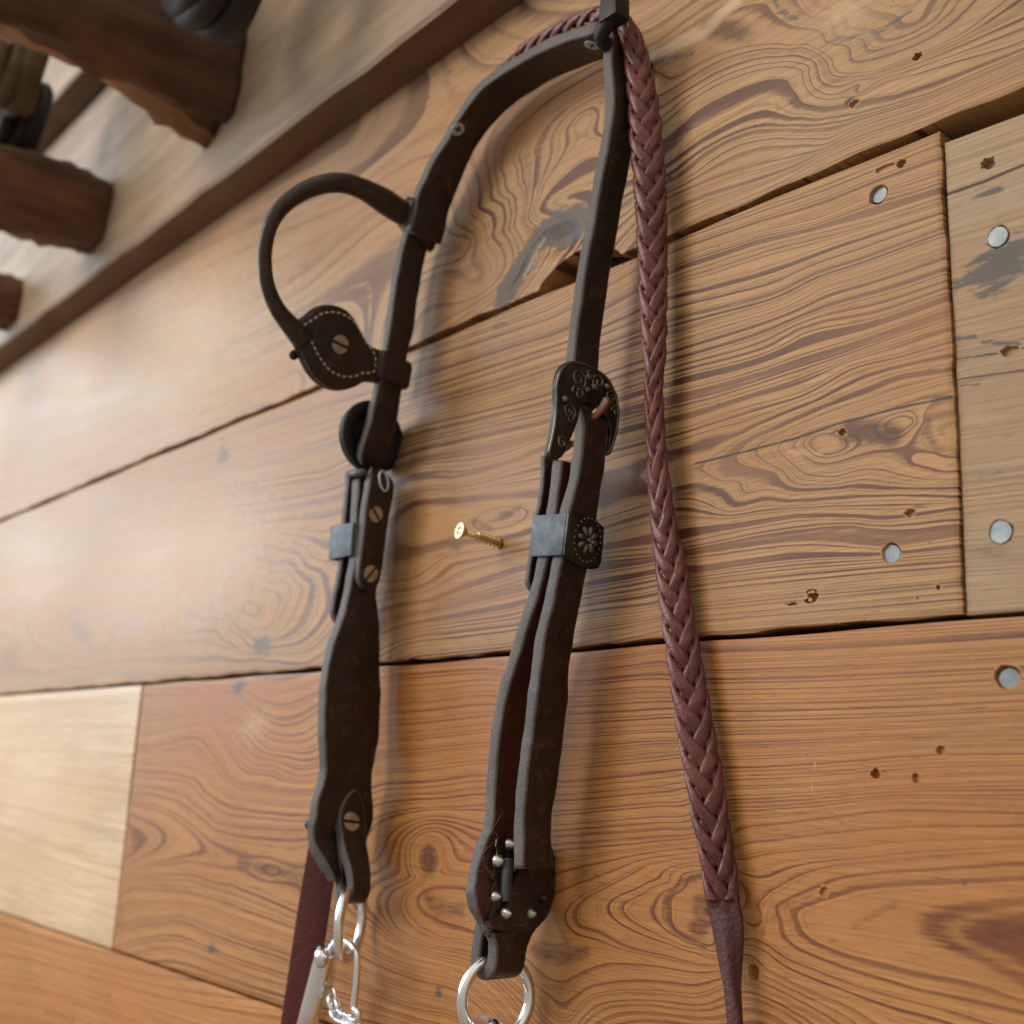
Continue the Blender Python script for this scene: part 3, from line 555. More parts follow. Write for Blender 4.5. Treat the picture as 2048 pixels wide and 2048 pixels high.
pl2a = plank(-2.3, xj-.0005, lambda x: SB+.0014+.0005*np.sin(x*57)+.0004*np.sin(x*150)-.0012*np.clip((x+.45)/.2, 0, 1)*0, lambda x: SA-.0022+.0006*np.sin(x*33),   .0018, WD_2A, gf2, sheen_wash=.42, nz=250, dxn=.0013, ragx1=.0011, blobs=[
    ('dark','s',R4([(930,1015),(1000,1020),(1110,1040)]),.0062,.80), ('dark','s',R4([(1380,940),(1280,960),(1265,1020),(1310,1090),(1380,1100)]),.0035,.52), ('dark','s',R4([(110,1150),(330,1080)]),.0036,.5), ('dark','s',R4([(60,1310),(330,1270)]),.003,.5),
    ('dark','s',R3([(720,1150),(830,1110)]),.004,.5), ('dark','s',R3([(560,1180),(660,1220)]),.004,.5), ('dark','b',(*[R3([p])[0] for p in ((460,1330),(520,1320),(460,1290))],),.5),
    ('black','s',R4([(1380,868),(1150,915),(880,985),(690,1050),(480,1105),(250,1160)]),.0009,.78), ('black','s',z4b([(860,745),(900,730),(945,712)]),.0008,.7), ('black','s',z4b([(1170,1185),(1250,1175)]),.0006,.7), ('black','s',z4b([(1320,1145),(1390,1140)]),.0007,.66), ('black','s',z4b([(625,1680),(682,1675)]),.0011,.8),
    ('grey','b',(*[L1([p])[0] for p in ((1460,1640),(1540,1640),(1460,1560))],),.62), ('grey','b',(*[L1([p])[0] for p in ((1245,580),(1240,660),(1290,580))],),.72), ('dark','s',L1([(410,1530),(520,1580)]),.010,.42), ('dark','b',(*[L1([p])[0] for p in ((60,1700),(120,1600),(150,1760))],),.5), ('black','s',L1([(1550,1490),(1590,1410)]),.0016,.62),
    ('grey','s',R3([(640,40),(760,30)]),.003,.5), ('pale','b',((350,1130),(640,1040),(350,1300)),.74), ('pale','b',((60,1150),(220,1100),(60,1350)),.6), ('pale','s',z4b([(820,850),(640,840)]),.003,.5),  # left pale blobs paint window sheen over the paler wood
    ('black','b',(*[z4([p])[0] for p in ((534,1060),(540,1060),(534,1140))],),.75), ('black','b',((1006,1090),(1014,1090),(1006,1084)),.75)],
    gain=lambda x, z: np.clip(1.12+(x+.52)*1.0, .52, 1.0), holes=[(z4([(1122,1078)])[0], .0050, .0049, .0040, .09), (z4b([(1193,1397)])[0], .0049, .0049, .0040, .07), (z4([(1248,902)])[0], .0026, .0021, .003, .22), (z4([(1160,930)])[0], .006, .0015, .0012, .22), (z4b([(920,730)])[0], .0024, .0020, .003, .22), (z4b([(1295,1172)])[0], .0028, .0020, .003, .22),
        (z4b([(762,1635)])[0], .0030, .0026, .004, .22), (z4b([(735,1660)])[0], .0022, .0012, .003, .3), (z4b([(752,1608)])[0], .0030, .0010, .003, .2), (z4b([(1452,1585)])[0], .0010, .0012, .003, .2), (z4b([(655,1678)])[0], .0028, .0008, .002, .3), (z4b([(1338,1644)])[0], .0006, .0006, .002, .1), (z4b([(1044,1772)])[0], .0007, .0006, .002, .1), (z4b([(888,1787)])[0], .0007, .0006, .002, .1)])
pl2b = plank(xj+.0005, .05, SB+.0010, lambda x: SA-.0085-.004*np.clip((x-xj)/.1, 0, 1), -.0001, WD_2B, flat_field(330, .05, 1.2), nz=280, dxn=.0011, blobs=[
    ('grey','b',(*[z4([p])[0] for p in ((1760,1470),(1990,1350),(1790,1590))],),.82), ('grey','s',z4([(1550,1610),(1700,1620),(1900,1490)]),.0045,.62), ('grey','s',z4([(1640,1100),(1800,1040)]),.004,.52), ('grey','b',(*[z4([p])[0] for p in ((1790,1240),(1790,1180),(1840,1240))],),.55), ('grey','s',z4b([(1550,208),(1660,205)]),.0018,.62), ('grey','s',z4b([(1700,235),(1890,240)]),.0018,.68), ('grey','b',(*[z4b([p])[0] for p in ((1700,960),(1900,930),(1700,1010))],),.46),
    ('black','s',z4([(1495,1075),(1700,1005),(1926,912)]),.0011,.80), ('black','s',z4b([(1540,326),(1790,290),(1926,262)]),.0008,.72), ('black','s',z4b([(1548,438),(1926,385)]),.0008,.7), ('black','s',z4b([(1548,475),(1680,462)]),.0007,.66), ('dark','b',(*[z4b([p])[0] for p in ((1750,1390),(1926,1380),(1750,1440))],),.5), ('pale','b',(*[z4b([p])[0] for p in ((1700,650),(1926,620),(1700,780))],),.4)],
    holes=[(z4([(1785,1308)])[0], .0050, .0052, .003, .08), (z4b([(1798,1280)])[0], .0053, .0054, .003, .06), (z4([(1728,902)])[0], .0034, .0028, .004, .22), (z4b([(1835,280)])[0], .0040, .0024, .003, .22)])
xl = -1.0425
pl3l = plank(-2.3, xl-.0006, SC+.001, SB-.0015, .0012, WD_3L, flat_field(120, .03), nz=60, dxn=.003, blobs=[('dark','b',(*[L2([p])[0] for p in ((430,960),(560,990),(430,1010))],),.45), ('pale','b',((80,1600),(220,1600),(80,1800)),.6), ('dark','s',L2([(110,680),(190,560),(330,390)]),.006,.34)])
pl3 = plank(xl+.0004, .05, lambda x: SC+.001, lambda x: SB-.0014+.0004*np.sin(x*44), 0.0, WD_3A, gf3, sheen_wash=.12, nz=170, blobs=[
    ('dark','b',(*[Q6([p])[0] for p in ((395,1105),(440,1105),(395,1020))],),.85), ('dark','s',Q6([(390,1290),(430,1350),(560,1370)]),.0075,.52), ('dark','s',Q6([(920,1560),(1050,1590),(1180,1580)]),.0070,.5), ('dark','s',Q5([(720,1100),(850,1130),(1060,1180)]),.0075,.55), ('dark','s',Q5([(590,1000),(680,1050)]),.0045,.46),
    ('dark','s',Q7([(300,1240),(190,1270),(120,1350),(115,1430),(170,1500),(300,1570)]),.0032,.55), ('dark','b',(*[Q7([p])[0] for p in ((330,1400),(400,1400),(330,1450))],),.6), ('dark','s',Q7([(1792,1500),(1660,1500)]),.0060,.48), ('dark','s',Q7([(1000,1480),(1090,1420),(1200,1370)]),.003,.42), ('dark','s',Q7([(620,1440),(660,1380),(800,1330)]),.0028,.42), ('dark','s',Q6([(1130,1180),(1200,1160)]),.004,.42),
    ('grey','b',(*[Q5([p])[0] for p in ((588,1545),(640,1570),(588,1480))],),.6), ('black','b',(*[Q5([p])[0] for p in ((580,1550),(595,1550),(580,1525))],),.62), ('grey','b',(*[Q5([p])[0] for p in ((715,190),(760,190),(715,150))],),.75), ('dark','s',Q5([(110,1280),(110,1420)]),.006,.42), ('dark','s',Q5([(240,400),(235,520)]),.006,.42), ('grey','b',(*[Q5([p])[0] for p in ((165,1235),(182,1235),(165,1215))],),.66),
    ('grey','b',(*[Q6([p])[0] for p in ((448,1770),(472,1780),(448,1735))],),.85), ('black','b',(*[Q7([p])[0] for p in ((525,1690),(555,1690),(525,1650))],),.78), ('grey','s',Q7([(1505,1235),(1515,1275)]),.0011,.7), ('pale','b',(*[Q5([p])[0] for p in ((800,400),(950,350),(800,560))],),.5), ('pale','s',Q7([(820,700),(800,850),(960,980)]),.0008,.55), ('black','s',Q7([(840,1055),(845,1130)]),.0006,.62), ('pale','s',Q7([(600,1350),(560,1460)]),.0010,.55), ('black','s',Q7([(1020,760),(1150,750)]),.0007,.72)],
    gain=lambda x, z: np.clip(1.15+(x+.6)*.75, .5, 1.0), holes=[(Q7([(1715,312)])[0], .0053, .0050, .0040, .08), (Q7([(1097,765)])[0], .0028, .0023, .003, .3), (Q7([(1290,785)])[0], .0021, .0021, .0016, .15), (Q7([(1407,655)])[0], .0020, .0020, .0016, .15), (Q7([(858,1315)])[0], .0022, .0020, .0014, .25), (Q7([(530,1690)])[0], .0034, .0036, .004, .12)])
pl4 = plank(-2.3, .05, -.40, SC-.0012, .0006, WD_R4, flat_field(150, -.05, 2.0), nz=70, dxn=.003, blobs=[('dark','s',L2([(240,1860),(420,1915)]),.004,.5), ('black','b',(*[L2([p])[0] for p in ((607,1770),(620,1770),(607,1750))],),.62)])
nail(*z4([(1130,1075)])[0], .0018, pl2a); nail(*z4b([(1199,1403)])[0], .0018, pl2a, tilt=(.08, .03))
nail(*z4([(1783,1308)])[0], -.0001, pl2b, r=.0046, sink=.0006); nail(*z4b([(1798,1281)])[0], -.0001, pl2b, r=.0049, sink=.0012); nail(*Q7([(1728,322)])[0], 0.0, pl3, sink=.0016, r=.0043, tilt=(.15, 0))
# dark boarding behind, seen only through the open seams
bk = mk('backing_board', [(-2.4,.0215,-.45),(.1,.0215,-.45),(.1,.0215,.9),(-2.4,.0215,.9),(-2.4,.034,-.45),(.1,.034,-.45),(.1,.034,.9),(-2.4,.034,.9)], [(0,1,2,3),(4,7,6,5),(0,4,5,1),(1,5,6,2),(2,6,7,3),(3,7,4,0)], plain_wood('old_backing', (.010,.007,.005), (.014,.010,.007)), wall, smooth=False)

# ------------------------------------------------------------------ rails and log pegs, upper left
M_RAIL = plain_wood('rail_weathered', (.22, .165, .12), (.37, .295, .22), (2.2, 2.2, 22), .6, (3, 0, 1))
M_RAIL_SHADE = plain_wood('rail_underside_shade', (.10, .055, .03), (.16, .09, .05), (2, 20, 20), .6)  # shade under the rails put into the colour, a darker brown copy
def rail(name, x0, x1, y, z0_, z1, label):
    n = 60; xs = np.linspace(x0, x1, n); S = []
    for x in xs:
        e = .0012*math.sin(x*31)+.0008*math.sin(x*77)
        S.append([(x, -.0040, z0_), (x, -y+.003, z0_+e), (x, -y, z0_+.003+e), (x, -y, z1-.003), (x, -y+.003, z1), (x, -.0040, z1)])
    V, F = sweep_vf(S); mi = [(1 if (j % 6) in (0,) else 0) for j in range((n-1)*6)] + [0, 0]
    o = mk(name, V, F, [M_RAIL, M_RAIL_SHADE], None, smooth=False, midx=mi); return tag(o, label, 'board')
r1 = rail('tack_rail', -2.6, .1, .039, .5275, .784, 'pale weathered board with underside coloured in shade fixed flat along the planks')
r2 = rail('tack_rail', -2.6, .1, .074, .7856, 1.15, 'thick greyish board above the pale weathered board')
def log_peg(base_px, h, wdt, length, rise, yaw, mat, label, n=30, m=22, seed=0, off=.039, cat='peg', sap=()):
    rr = np.random.default_rng(seed); b = W(*base_px, off); S = []; k = rr.uniform(-1, 1, m)
    k = (k + np.roll(k, 1) + np.roll(k, -1))/2.2
    for i in range(n):
        s = i/(n-1); y = b[1] + .004 - s*length; z = b[2] + h/2 + s*rise; x = b[0] - wdt/2 + s*yaw
        sc = 1 - .10*s + .05*math.sin(s*9+seed); ring = []
        for j in range(m):
            a = 2*math.pi*j/m; rad = sc*(1 + .15*k[j] + .07*math.sin(3*a+s*5+seed) + .06*math.sin(s*17+j*1.7) + .03*rr.normal())
            ca, sa = math.cos(a), math.sin(a); q = (abs(ca)**3.2+abs(sa)**3.2)**(-1/3.2)
            ring.append((x + wdt/2*rad*q*ca, y, z + h/2*rad*q*sa))
        S.append(ring)
    V, F = sweep_vf(S); mi = [1 if (j % m) in sap else 0 for j in range((n-1)*m)] + [0, 0]
    o = mk('log_peg', V, F, [mat, M_SAP], midx=mi); return tag(o, label, cat, 'log pegs on the rail')
M_LOG = plain_wood('split_log', (.026, .014, .009), (.13, .060, .028), (18, 2.5, 18), .65, (0, 0, 0), .9)
M_SAP = plain_wood('split_log_sapwood', (.10, .045, .018), (.30, .15, .06), (18, 2.5, 18), .6, (2, 0, 0), .8)
M_LOG2 = plain_wood('split_log_brown', (.045, .022, .013), (.17, .080, .043), (18, 2.0, 18), .65, (5, 0, 2), .9)
log_peg((478, 236), .15, .085, .36, .045, 0, M_LOG, 'thick dark split log peg with orange sapwood edge and black leather over it', seed=3, sap=(11, 12, 13, 14, 15))
log_peg((215, 478), .082, .075, .30, .0, -.01, M_LOG2, 'medium brown split log peg with square cut end against the pale board', seed=5)
log_peg((36, 640), .060, .06, .25, .0, -.01, M_LOG2, 'small dark log peg low on the pale board', seed=8)
def lump(name, c, rad, mat, label, cat, seed, rotz=0):
    """a coil: several stacked loops of strap or rope hanging on a peg"""
    e = empty(name, (0, 0, 0), label, cat); rr = np.random.default_rng(seed)
    for k in range(4):
        th = np.linspace(0, 2*math.pi, 40, endpoint=False); d = (k-1.5)*rad[1]*.5; q = 1-.07*abs(k-1.5)
        path = np.stack([c[0] + rad[0]*q*np.cos(th) + .003*np.sin(3*th+k), c[1] + d + .004*np.sin(2*th+k*2), c[2] + rad[2]*q*np.sin(th)*(1+.05*math.sin(k))], 1)
        tube('loop', path, rad[1]*.42, mat, e, m=10, closed=True)
    return e
p = W(425, 20, .13); lump('leather_coil', (p[0], p[1]+.0, p[2]+.055), (.052, .026, .062), M_BLACKL, 'coil of black leather strap hanging over the thick log peg', 'leather strap', 2)
p = W(40, 235, .13); lump('leather_coil', p, (.030, .020, .045), M_BLACKL, 'small roll of dark leather beside the rope coil', 'leather strap', 4)
M_ROPE = leather('olive_rope', (.075, .055, .030), (.17, .13, .075), .8, 400, .8)
p = W(28, 105, .16); lump('rope_coil', p, (.042, .024, .060), M_ROPE, 'coil of olive brown rope hanging at the thick grey board', 'rope', 6)

# ------------------------------------------------------------------ hook
hook = empty('wall_hook', (0, 0, 0), 'black iron hook on the plank wall carrying the headstall and braided rein', 'hook')
hx, hz = -.4175, .4225
bx = W(1226, 18, .047)
tube('peg', spline([(hx, -.0005, hz-.006), (hx, -.02, hz-.006), (hx, -.034, hz-.0055), (hx+.002, -.043, hz-.004), (bx[0]-.002, -.047, bx[2]-.004), (bx[0], -.047, bx[2]+.012)], 24), .0045, M_BLACK, hook)
lathe('rosette', [(.001, -.004), (.006, -.004), (.0062, -.001), (.0055, .003), (.0045, .004)], (hx, -.0075, hz-.006), (0, -1, 0), M_BLACK, hook)
extrude_poly('cap', [(bx[0]-.007, -.052, bx[2]-.008), (bx[0]+.007, -.052, bx[2]-.008), (bx[0]+.0065, -.052, bx[2]+.007), (bx[0]+.002, -.052, bx[2]+.010), (bx[0]-.006, -.052, bx[2]+.007)], (0, .012, 0), M_BLACK, hook, .0015)

# ------------------------------------------------------------------ headstall
hs = empty('headstall', (0, 0, 0), 'dark brown leather one ear headstall with stitched ear loop, buckles and steel rings', 'headstall')
YC = .027; T1 = .0076
# crown: from the hook to the left, then down
Rl = z3([(1330,228),(1180,255),(1000,320),(800,430),(620,540),(480,650),(400,760),(320,880),(250,1010),(170,1130),(110,1260),(50,1380)]) + z2([(1280,480),(1225,620)])
Fl = z3([(1500,400),(1380,430),(1200,480),(1000,560),(850,650),(700,760),(600,860),(500,980),(440,1080),(400,1180),(340,1320),(270,1500),(240,1660)]) + z2([(1490,740),(1420,860)])
cxz, chw, cyc = solve_strap(Rl, Fl, YC, 60, .0076, .016)
crown = ribbon('crown_strap', cxz, cyc, np.clip(chw, .011, .0138), .0076, M_PAIR, hs, wob=.0002)
Rl2 = z3([(400,760),(320,880),(250,1010),(170,1130),(110,1260),(50,1380)]) + z2([(1280,480),(1205,680),(1150,920),(1105,1200),(1080,1400),(1055,1540)]) + z5([(590,130),(550,270),(522,400),(482,560),(432,700),(396,800)])
Fl2 = z3([(560,860),(470,1000),(400,1120),(340,1300),(260,1450)]) + z2([(1440,560),(1400,700),(1340,900),(1300,1150),(1270,1400),(1220,1560)]) + z5([(745,150),(722,270),(700,420),(672,560),(620,720),(575,830)])
lxz, lhw, lyc = solve_strap(Rl2, Fl2, YC, 72, T1, .0115)
lhw = np.clip(lhw, .0088, .0104)
n_ = np.gradient(lxz, axis=0); n_ /= np.linalg.norm(n_, axis=1)[:, None]; lxz_s = lxz + np.stack([n_[:, 1], -n_[:, 0]], 1)*.0000
lend = np.ones(72); lend[-4:] = (.97, .9, .78, .5)
ear_st = ribbon('ear_side_strap', lxz_s[14:], lyc[14:], (lhw*lend)[14:], T1, M_PAIR, hs, wob=.0002)
# right strap, hook to buckle
Rr = [(1232,84),(1238,114),(1235,182),(1225,242),(1217,290),(1203,353),(1190,421),(1179,484),(1170,549),(1157,650),(1150,721),(1143,800),(1138,850)]
Fr = [(1245,90),(1256,150),(1272,199),(1268,285),(1252,381),(1236,484),(1221,549),(1205,650),(1198,721),(1190,800),(1185,860)]
rxz, rhw, ryc = solve_strap(Rr, Fr, YC, 60, T1, .0115)
rhw = np.clip(rhw, .0090, .0104)
top = np.array([[hx-.004, hz+.0015], [hx+.0005, hz+.0022]])
rp = np.vstack([top, rxz[3:]]); rp = spline(rp[np.r_[0, 1, 2:len(rp):6, len(rp)-1]], 56)
ribbon('strap', rp, YC, np.interp(np.linspace(0, 1, 56), [0, .05, 1], [.0095, .0095, .0096]), T1, M_PAIR, hs, wob=.0002)
def at(xz, yc, px, py, face):
    """point of a strap face under a pixel: nearest path sample projected, pushed out by `face`"""
    T = np.gradient(xz, axis=0); T /= np.linalg.norm(T, axis=1)[:, None]; N = np.stack([-T[:, 1], T[:, 0]], 1); best = None
    for (x, z), (nx, nz) in zip(xz, N):
        for o in np.arange(-.02, .0201, .0005):
            p_ = (x + nx*face, -(yc+o), z + nz*face); q = PJ(p_); d = math.hypot(q[0]-px, q[1]-py)
            if best is None or d < best[0]: best = (d, p_, (nx, 0, nz))
    return best[1], best[2]
p, n = at(cxz, YC, *z3([(1290,300)])[0], .0038); screw_head('screw', p, n, .0050, .0012, M_GREYS, crown, .4, cross=True, dome=.2)
p, n = at(cxz, YC, *z3([(328,912)])[0], .0038); screw_head('screw', p, n, .0046, .0012, M_GREYS, crown, .2, cross=True, dome=.2)

# sliding loops that carry the ear piece
def xz_at(xz, z): i = np.argsort(xz[:, 1]); return float(np.interp(z, xz[i, 1], xz[i, 0]))
def slide(name, px, face_hw, ht, length, yc, mats=M_PAIR, tilt=0.0, path=lxz):
    pt, n = at(path, YC, *px, 0.0); k = int(np.argmin(np.hypot(path[:, 0]-pt[0], path[:, 1]-pt[2])))
    tv = path[min(k+3, len(path)-1)] - path[max(k-3, 0)]; tv /= np.linalg.norm(tv); S = []
    for s in np.linspace(-1, 1, 8):
        c0 = np.array([path[k, 0], -yc, path[k, 1]]) + np.array([tv[0], 0, tv[1]])*s*length/2
        ed = .9 if abs(s) == 1 else 1
        S.append([c0 + np.array([0, -1, 0])*a*ed + np.array([-tv[1], 0, tv[0]])*b*ed + np.array([tv[0], 0, tv[1]])*tilt*a for a, b in rrect(face_hw, ht, ht*.6, 4)])
    V, F = sweep_vf(S); return mk(name, V, F, mats[0], hs)
slide('slide_loop', z2([(1335,600)])[0], .0150, .0078, .021, YC+.001, tilt=-.30)
slide('slide_loop', z2([(1110,1700)])[0], .0145, .0076, .0185, YC+.001, tilt=-.10)
# ear loop: rolled leather in the plane of the strap, standing out from the wall
zA, zB = .372, .285; pa, pb = (xz_at(lxz, zA), zA), (xz_at(lxz, zB), zB)
ear_px = z2([(1230,520),(1150,470),(1060,410),(950,345),(840,290),(720,256),(600,258),(480,290),(370,345),(270,420),(190,520),(140,640),(115,780),(115,900),(130,1020),(165,1130),(220,1240),(290,1330),(350,1400),(420,1480)])
ear_w = [165, 185, 190, 168, 150, 145, 140, 132, 125, 120, 112, 108, 105, 105, 105, 108, 115, 128, 150, 170]
ep = spline(np.array([WP(*q, pa, pb) for q in ear_px]), 70)
er = np.interp(np.linspace(0, 1, 70), np.linspace(0, 1, len(ear_w)), ear_w)/3.864/2*np.array([depth(q) for q in ep])/FPX*1.12
fl = np.array([1.0, 0, 0]); tube('ear_loop', ep, er, M_LEA, hs, m=18, flat=fl, flatk=.82)
# the stitched ear plate (two plies)
out_px = z2([(330,1345),(420,1285),(510,1215),(615,1195),(715,1228),(790,1310),(850,1420),(905,1505),(985,1545),(1060,1575),(1040,1700),(1000,1800),(930,1795),(860,1800),(790,1838),(700,1862),(610,1850),(520,1800),(450,1720),(400,1625),(355,1520),(320,1430)])
op = spline(out_px + out_px[:1], 60)[:-1]
nrm = np.array([pb[1]-pa[1], 0, -(pb[0]-pa[0])]); nrm /= np.linalg.norm(nrm); nrm *= np.sign(nrm[0])
def plate_pts(px, off): return [WP(*q, pa, pb) + nrm*off for q in px]
def inset(px, k):
    px = np.array(px); c = px.mean(0); return c + (px-c)*k
extrude_poly('ear_plate', plate_pts(op, -.0042), nrm*.0040, M_LEA, hs, .0009)
ear_pl = extrude_poly('ear_plate', plate_pts(inset(op, .985), .0004), nrm*.0034, M_LEA, hs, .0011)
st_px = z2([(345,1375),(420,1340),(480,1300),(540,1265),(620,1255),(700,1275),(770,1320),(810,1370),(850,1440),(890,1510),(935,1570),(945,1650),(930,1715),(850,1725),(780,1750),(710,1752),(650,1735),(590,1700),(540,1640),(500,1580),(465,1510),(430,1440),(400,1390)])
sp_ = spline(st_px, 300); V, F = [], []; acc = 0
s_len = np.r_[0, np.cumsum(np.linalg.norm(np.diff(sp_, axis=0), axis=1))]
for s0 in np.arange(2, s_len[-1]-8, 12.2):
    q = np.array([[np.interp(s, s_len, sp_[:, 0]), np.interp(s, s_len, sp_[:, 1])] for s in (s0, s0+1.6, s0+4.6, s0+6.2)])
    P3 = [WP(*q[i], pa, pb) + nrm*(.0034, .0043, .0043, .0034)[i] for i in range(4)]; v, f = sweep_vf(tube_sections(P3, .0006, 6)); b = len(V); V += v; F += [tuple(b+i for i in ff) for ff in f]
tag(mk('stitching', V, F, M_THREAD, ear_pl), kind='stuff')
screw_head('screw', WP(*z2([(668,1505)])[0], pa, pb) + nrm*.0038, nrm, .0062, .0020, M_NICKEL, ear_pl, rot=1.45)
lathe('screw_post', [(.0001, 0), (.0030, .0005), (.0034, .002), (.0026, .004)], WP(*z2([(372,1583)])[0], pa, pb) - nrm*.004, tuple(-nrm), M_BLACK, hs, 12)

# ---- left cheek, below the ear
Rk = z5([(415,900),(402,1100),(395,1250),(388,1480)]) + zc([(385,95),(335,300),(265,500),(228,750),(222,1000),(230,1200),(222,1330),(182,1450),(160,1600)]) + z7([(265,560),(280,650),(330,750),(395,850),(420,930)])
Fk = z5([(600,900),(590,1100),(575,1300),(560,1500),(552,1640)]) + zc([(552,100),(582,300),(582,600),(592,750),(582,1000),(547,1200),(522,1330),(545,1500)]) + z7([(702,430),(697,520),(655,630),(640,720),(600,900),(590,960)])
kxz, khw, kyc = solve_strap(Rk, Fk, [YC, YC, YC+.003, YC+.003, YC], 90, .0088, .0235)
ribbon('cheek_strap', kxz, kyc, khw, .0088, M_PAIR, hs, wob=.00025)
def back_layer(name, px, hw, yc, thick, mats, n=40, parent=hs, ends=True, sgn=1):
    """a ply given only by the pixels of its camera-side corner"""
    xz = np.array([W(*q, yc+hw)[[0, 2]] for q in spline(px, n)]); T = np.gradient(xz, axis=0); T /= np.linalg.norm(T, axis=1)[:, None]
    xz = xz - np.stack([-T[:, 1], T[:, 0]], 1)*thick/2; h = np.full(n, hw)
    if ends: h[-1] *= .5; h[-2] *= .78; h[-3] *= .92
    ribbon(name, xz, yc, h, thick, mats, parent, wob=.0002); return xz
# folded-back ply on the far side
back_layer('folded_end', z5([(345,845),(335,1000),(315,1200),(293,1500),(245,1750),(222,1915)]), .0095, YC, .0055, M_PAIR)
# short tab with two slotted screws
Rt = z5([(480,815),(497,850),(490,950),(462,1120),(445,1300),(420,1500),(402,1640),(405,1665)]); Ft = z5([(600,850),(672,920),(655,1050),(625,1200),(607,1350),(590,1500),(562,1640),(548,1690)])
txz, thw, tyc = solve_strap(Rt, Ft, YC, 40, .0076, .0115); thw = np.clip(thw, .0088, .0102)
e_ = np.ones(40); e_[:4] = (.55, .8, .92, .98); e_[-4:] = (.98, .92, .8, .5)
scr_tab = ribbon('screw_tab', txz, YC, thw*e_, .0076, M_PAIR, hs)
p, n = at(txz, YC, *z5([(528,1150)])[0], .0038); screw_head('screw', p, n, .0054, .0018, M_NICKEL, scr_tab, rot=.75)
p, n = at(txz, YC, *z5([(492,1573)])[0], .0038); screw_head('screw', p, n, .0056, .0018, M_NICKEL, scr_tab, rot=-.6)
# keeper, left: plate facing the room plus the band
def keeper(quad_px, off, mat, xback, name='keeper'):
    P4 = [W(*q, off) for q in quad_px]; return extrude_poly(name, P4, (0, .0016, 0), mat, hs, .0007)
KL = z5([(216,1236),(374,1210),(356,1442),(200,1474)]); keeper(KL, YC+.0125, M_BLUE, None)
c4 = [W(*q, YC+.0125) for q in KL]
for a, b in ((0, 3), (1, 2)):
    extrude_poly('keeper', [c4[a], c4[b], c4[b] + np.array([0, .026, 0]), c4[a] + np.array([0, .026, 0])], (.0016 if a == 0 else -.0016, 0, 0), M_BLUE, hs, .0005)
# left buckle: black dished oval behind the strap end
bc = z5([(500,615)])[0]; pl_a, pl_b = (xz_at(lxz, .262)-.0085, .262), (xz_at(lxz, .215)-.0085, .215)
ov = [(bc[0] + (210*math.cos(a)*1.0 + 30*math.sin(a))/3.513, bc[1] + (258*math.sin(a))/3.513) for a in np.linspace(0, 2*math.pi, 40, endpoint=False)]
iv = [(bc[0] + (120*math.cos(a) + 18*math.sin(a))/3.513, bc[1] + (165*math.sin(a))/3.513) for a in np.linspace(0, 2*math.pi, 40, endpoint=False)]
S = []
for k_, (pxs, o_) in enumerate(((ov, 0), (ov, .0022), (inset(ov, .93), .0034), (inset(iv, 1.08), .0024), (iv, .0012), (iv, -.0006))):
    S.append([WP(*q, pl_a, pl_b) + np.array([o_, 0, 0]) for q in pxs])
S = np.array(S); V, F = sweep_vf(S, caps=False); n_o = 40
F += [(5*40+j, 5*40+(j+1) % 40, (j+1) % 40, j) for j in range(40)]; mk('buckle', V, F, M_BLACK, hs)
extrude_poly('buckle_guard', [WP(*q, pl_a, pl_b) + np.array([-.0045, 0, 0]) for q in inset(ov, .97)], (.0030, 0, 0), M_BLACKL, hs, .0008)
tube('buckle_bar', [W(*z5([(350,868)])[0], YC+.012), W(*z5([(440,862)])[0], YC+.012) + np.array([.002, 0, 0])], .0026, M_BLUE, hs, m=12)
for q in ((600,395), (490,716)):
    p, n = at(lxz, YC, *z5([q])[0], .0038); lathe('strap_hole', [(.0021, -.0006), (.0024, .0002), (.0018, .0003), (.0012, -.0004), (.0001, -.0005)], p, n, M_BLACKL, ear_st, 12)
ring_p, ring_n = at(txz, YC, *z5([(585,930)])[0], .0039)
a_, u_, v_ = frame(ring_n); tube('slot_rim', [np.array(ring_p) + u_*.0075*math.cos(t_) + v_*.0035*math.sin(t_) for t_ in np.linspace(0, 2*math.pi, 28, endpoint=False)], .0009, M_GREYS, scr_tab, m=8, closed=True)
# looped tab with screw that holds the ring
Rq = z7([(540,285),(480,380),(455,480),(470,600),(490,700),(530,830),(548,950)]); 
def fold_strap(name, px, yc, hw, thick, gap, back_len, mats, n=44, k0=.5, F=None, ym=None):
    if F is not None:
        fx, fh, _ = solve_strap(px, F, yc, n, thick, .02); hw = fh
    else:
        fx = np.array([W(*q, yc+hw)[[0, 2]] for q in spline(px, n)]); T = np.gradient(fx, axis=0); T /= np.linalg.norm(T, axis=1)[:, None]; fx = fx - np.stack([-T[:, 1], T[:, 0]], 1)*thick/2
    t_ = fx[-1]-fx[-3]; t_ /= np.linalg.norm(t_); nn = np.array([-t_[1], t_[0]]); rad = (gap+thick)/2; c = fx[-1] - nn*rad
    arc = [c + nn*rad*math.cos(a) + t_*rad*math.sin(a) for a in np.linspace(0, math.pi, 14)[1:]]
    up = [arc[-1] - t_*back_len*s + nn*rad*.9*(s**2) for s in np.linspace(0, 1, 14)[1:]]
    xz = np.vstack([fx, arc, up]); N = len(xz); h = np.r_[np.full(n, hw) if np.isscalar(hw) else hw, np.full(N-n, hw if np.isscalar(hw) else hw[-1])]
    h[:4] *= np.array([.45, .75, .9, .97]) if k0 < 1 else 1
    ribbon(name, xz, yc, h, thick, mats, hs); return c, t_, nn, rad, xz
Fq = z7([(600,300),(640,420),(650,560),(645,640),(665,740),(684,870),(676,960)])
cL, tL, nL, radL, qxz = fold_strap('ring_tab', Rq, YC-.002, .0105, .0070, .0062, .045, M_PAIR, F=Fq)
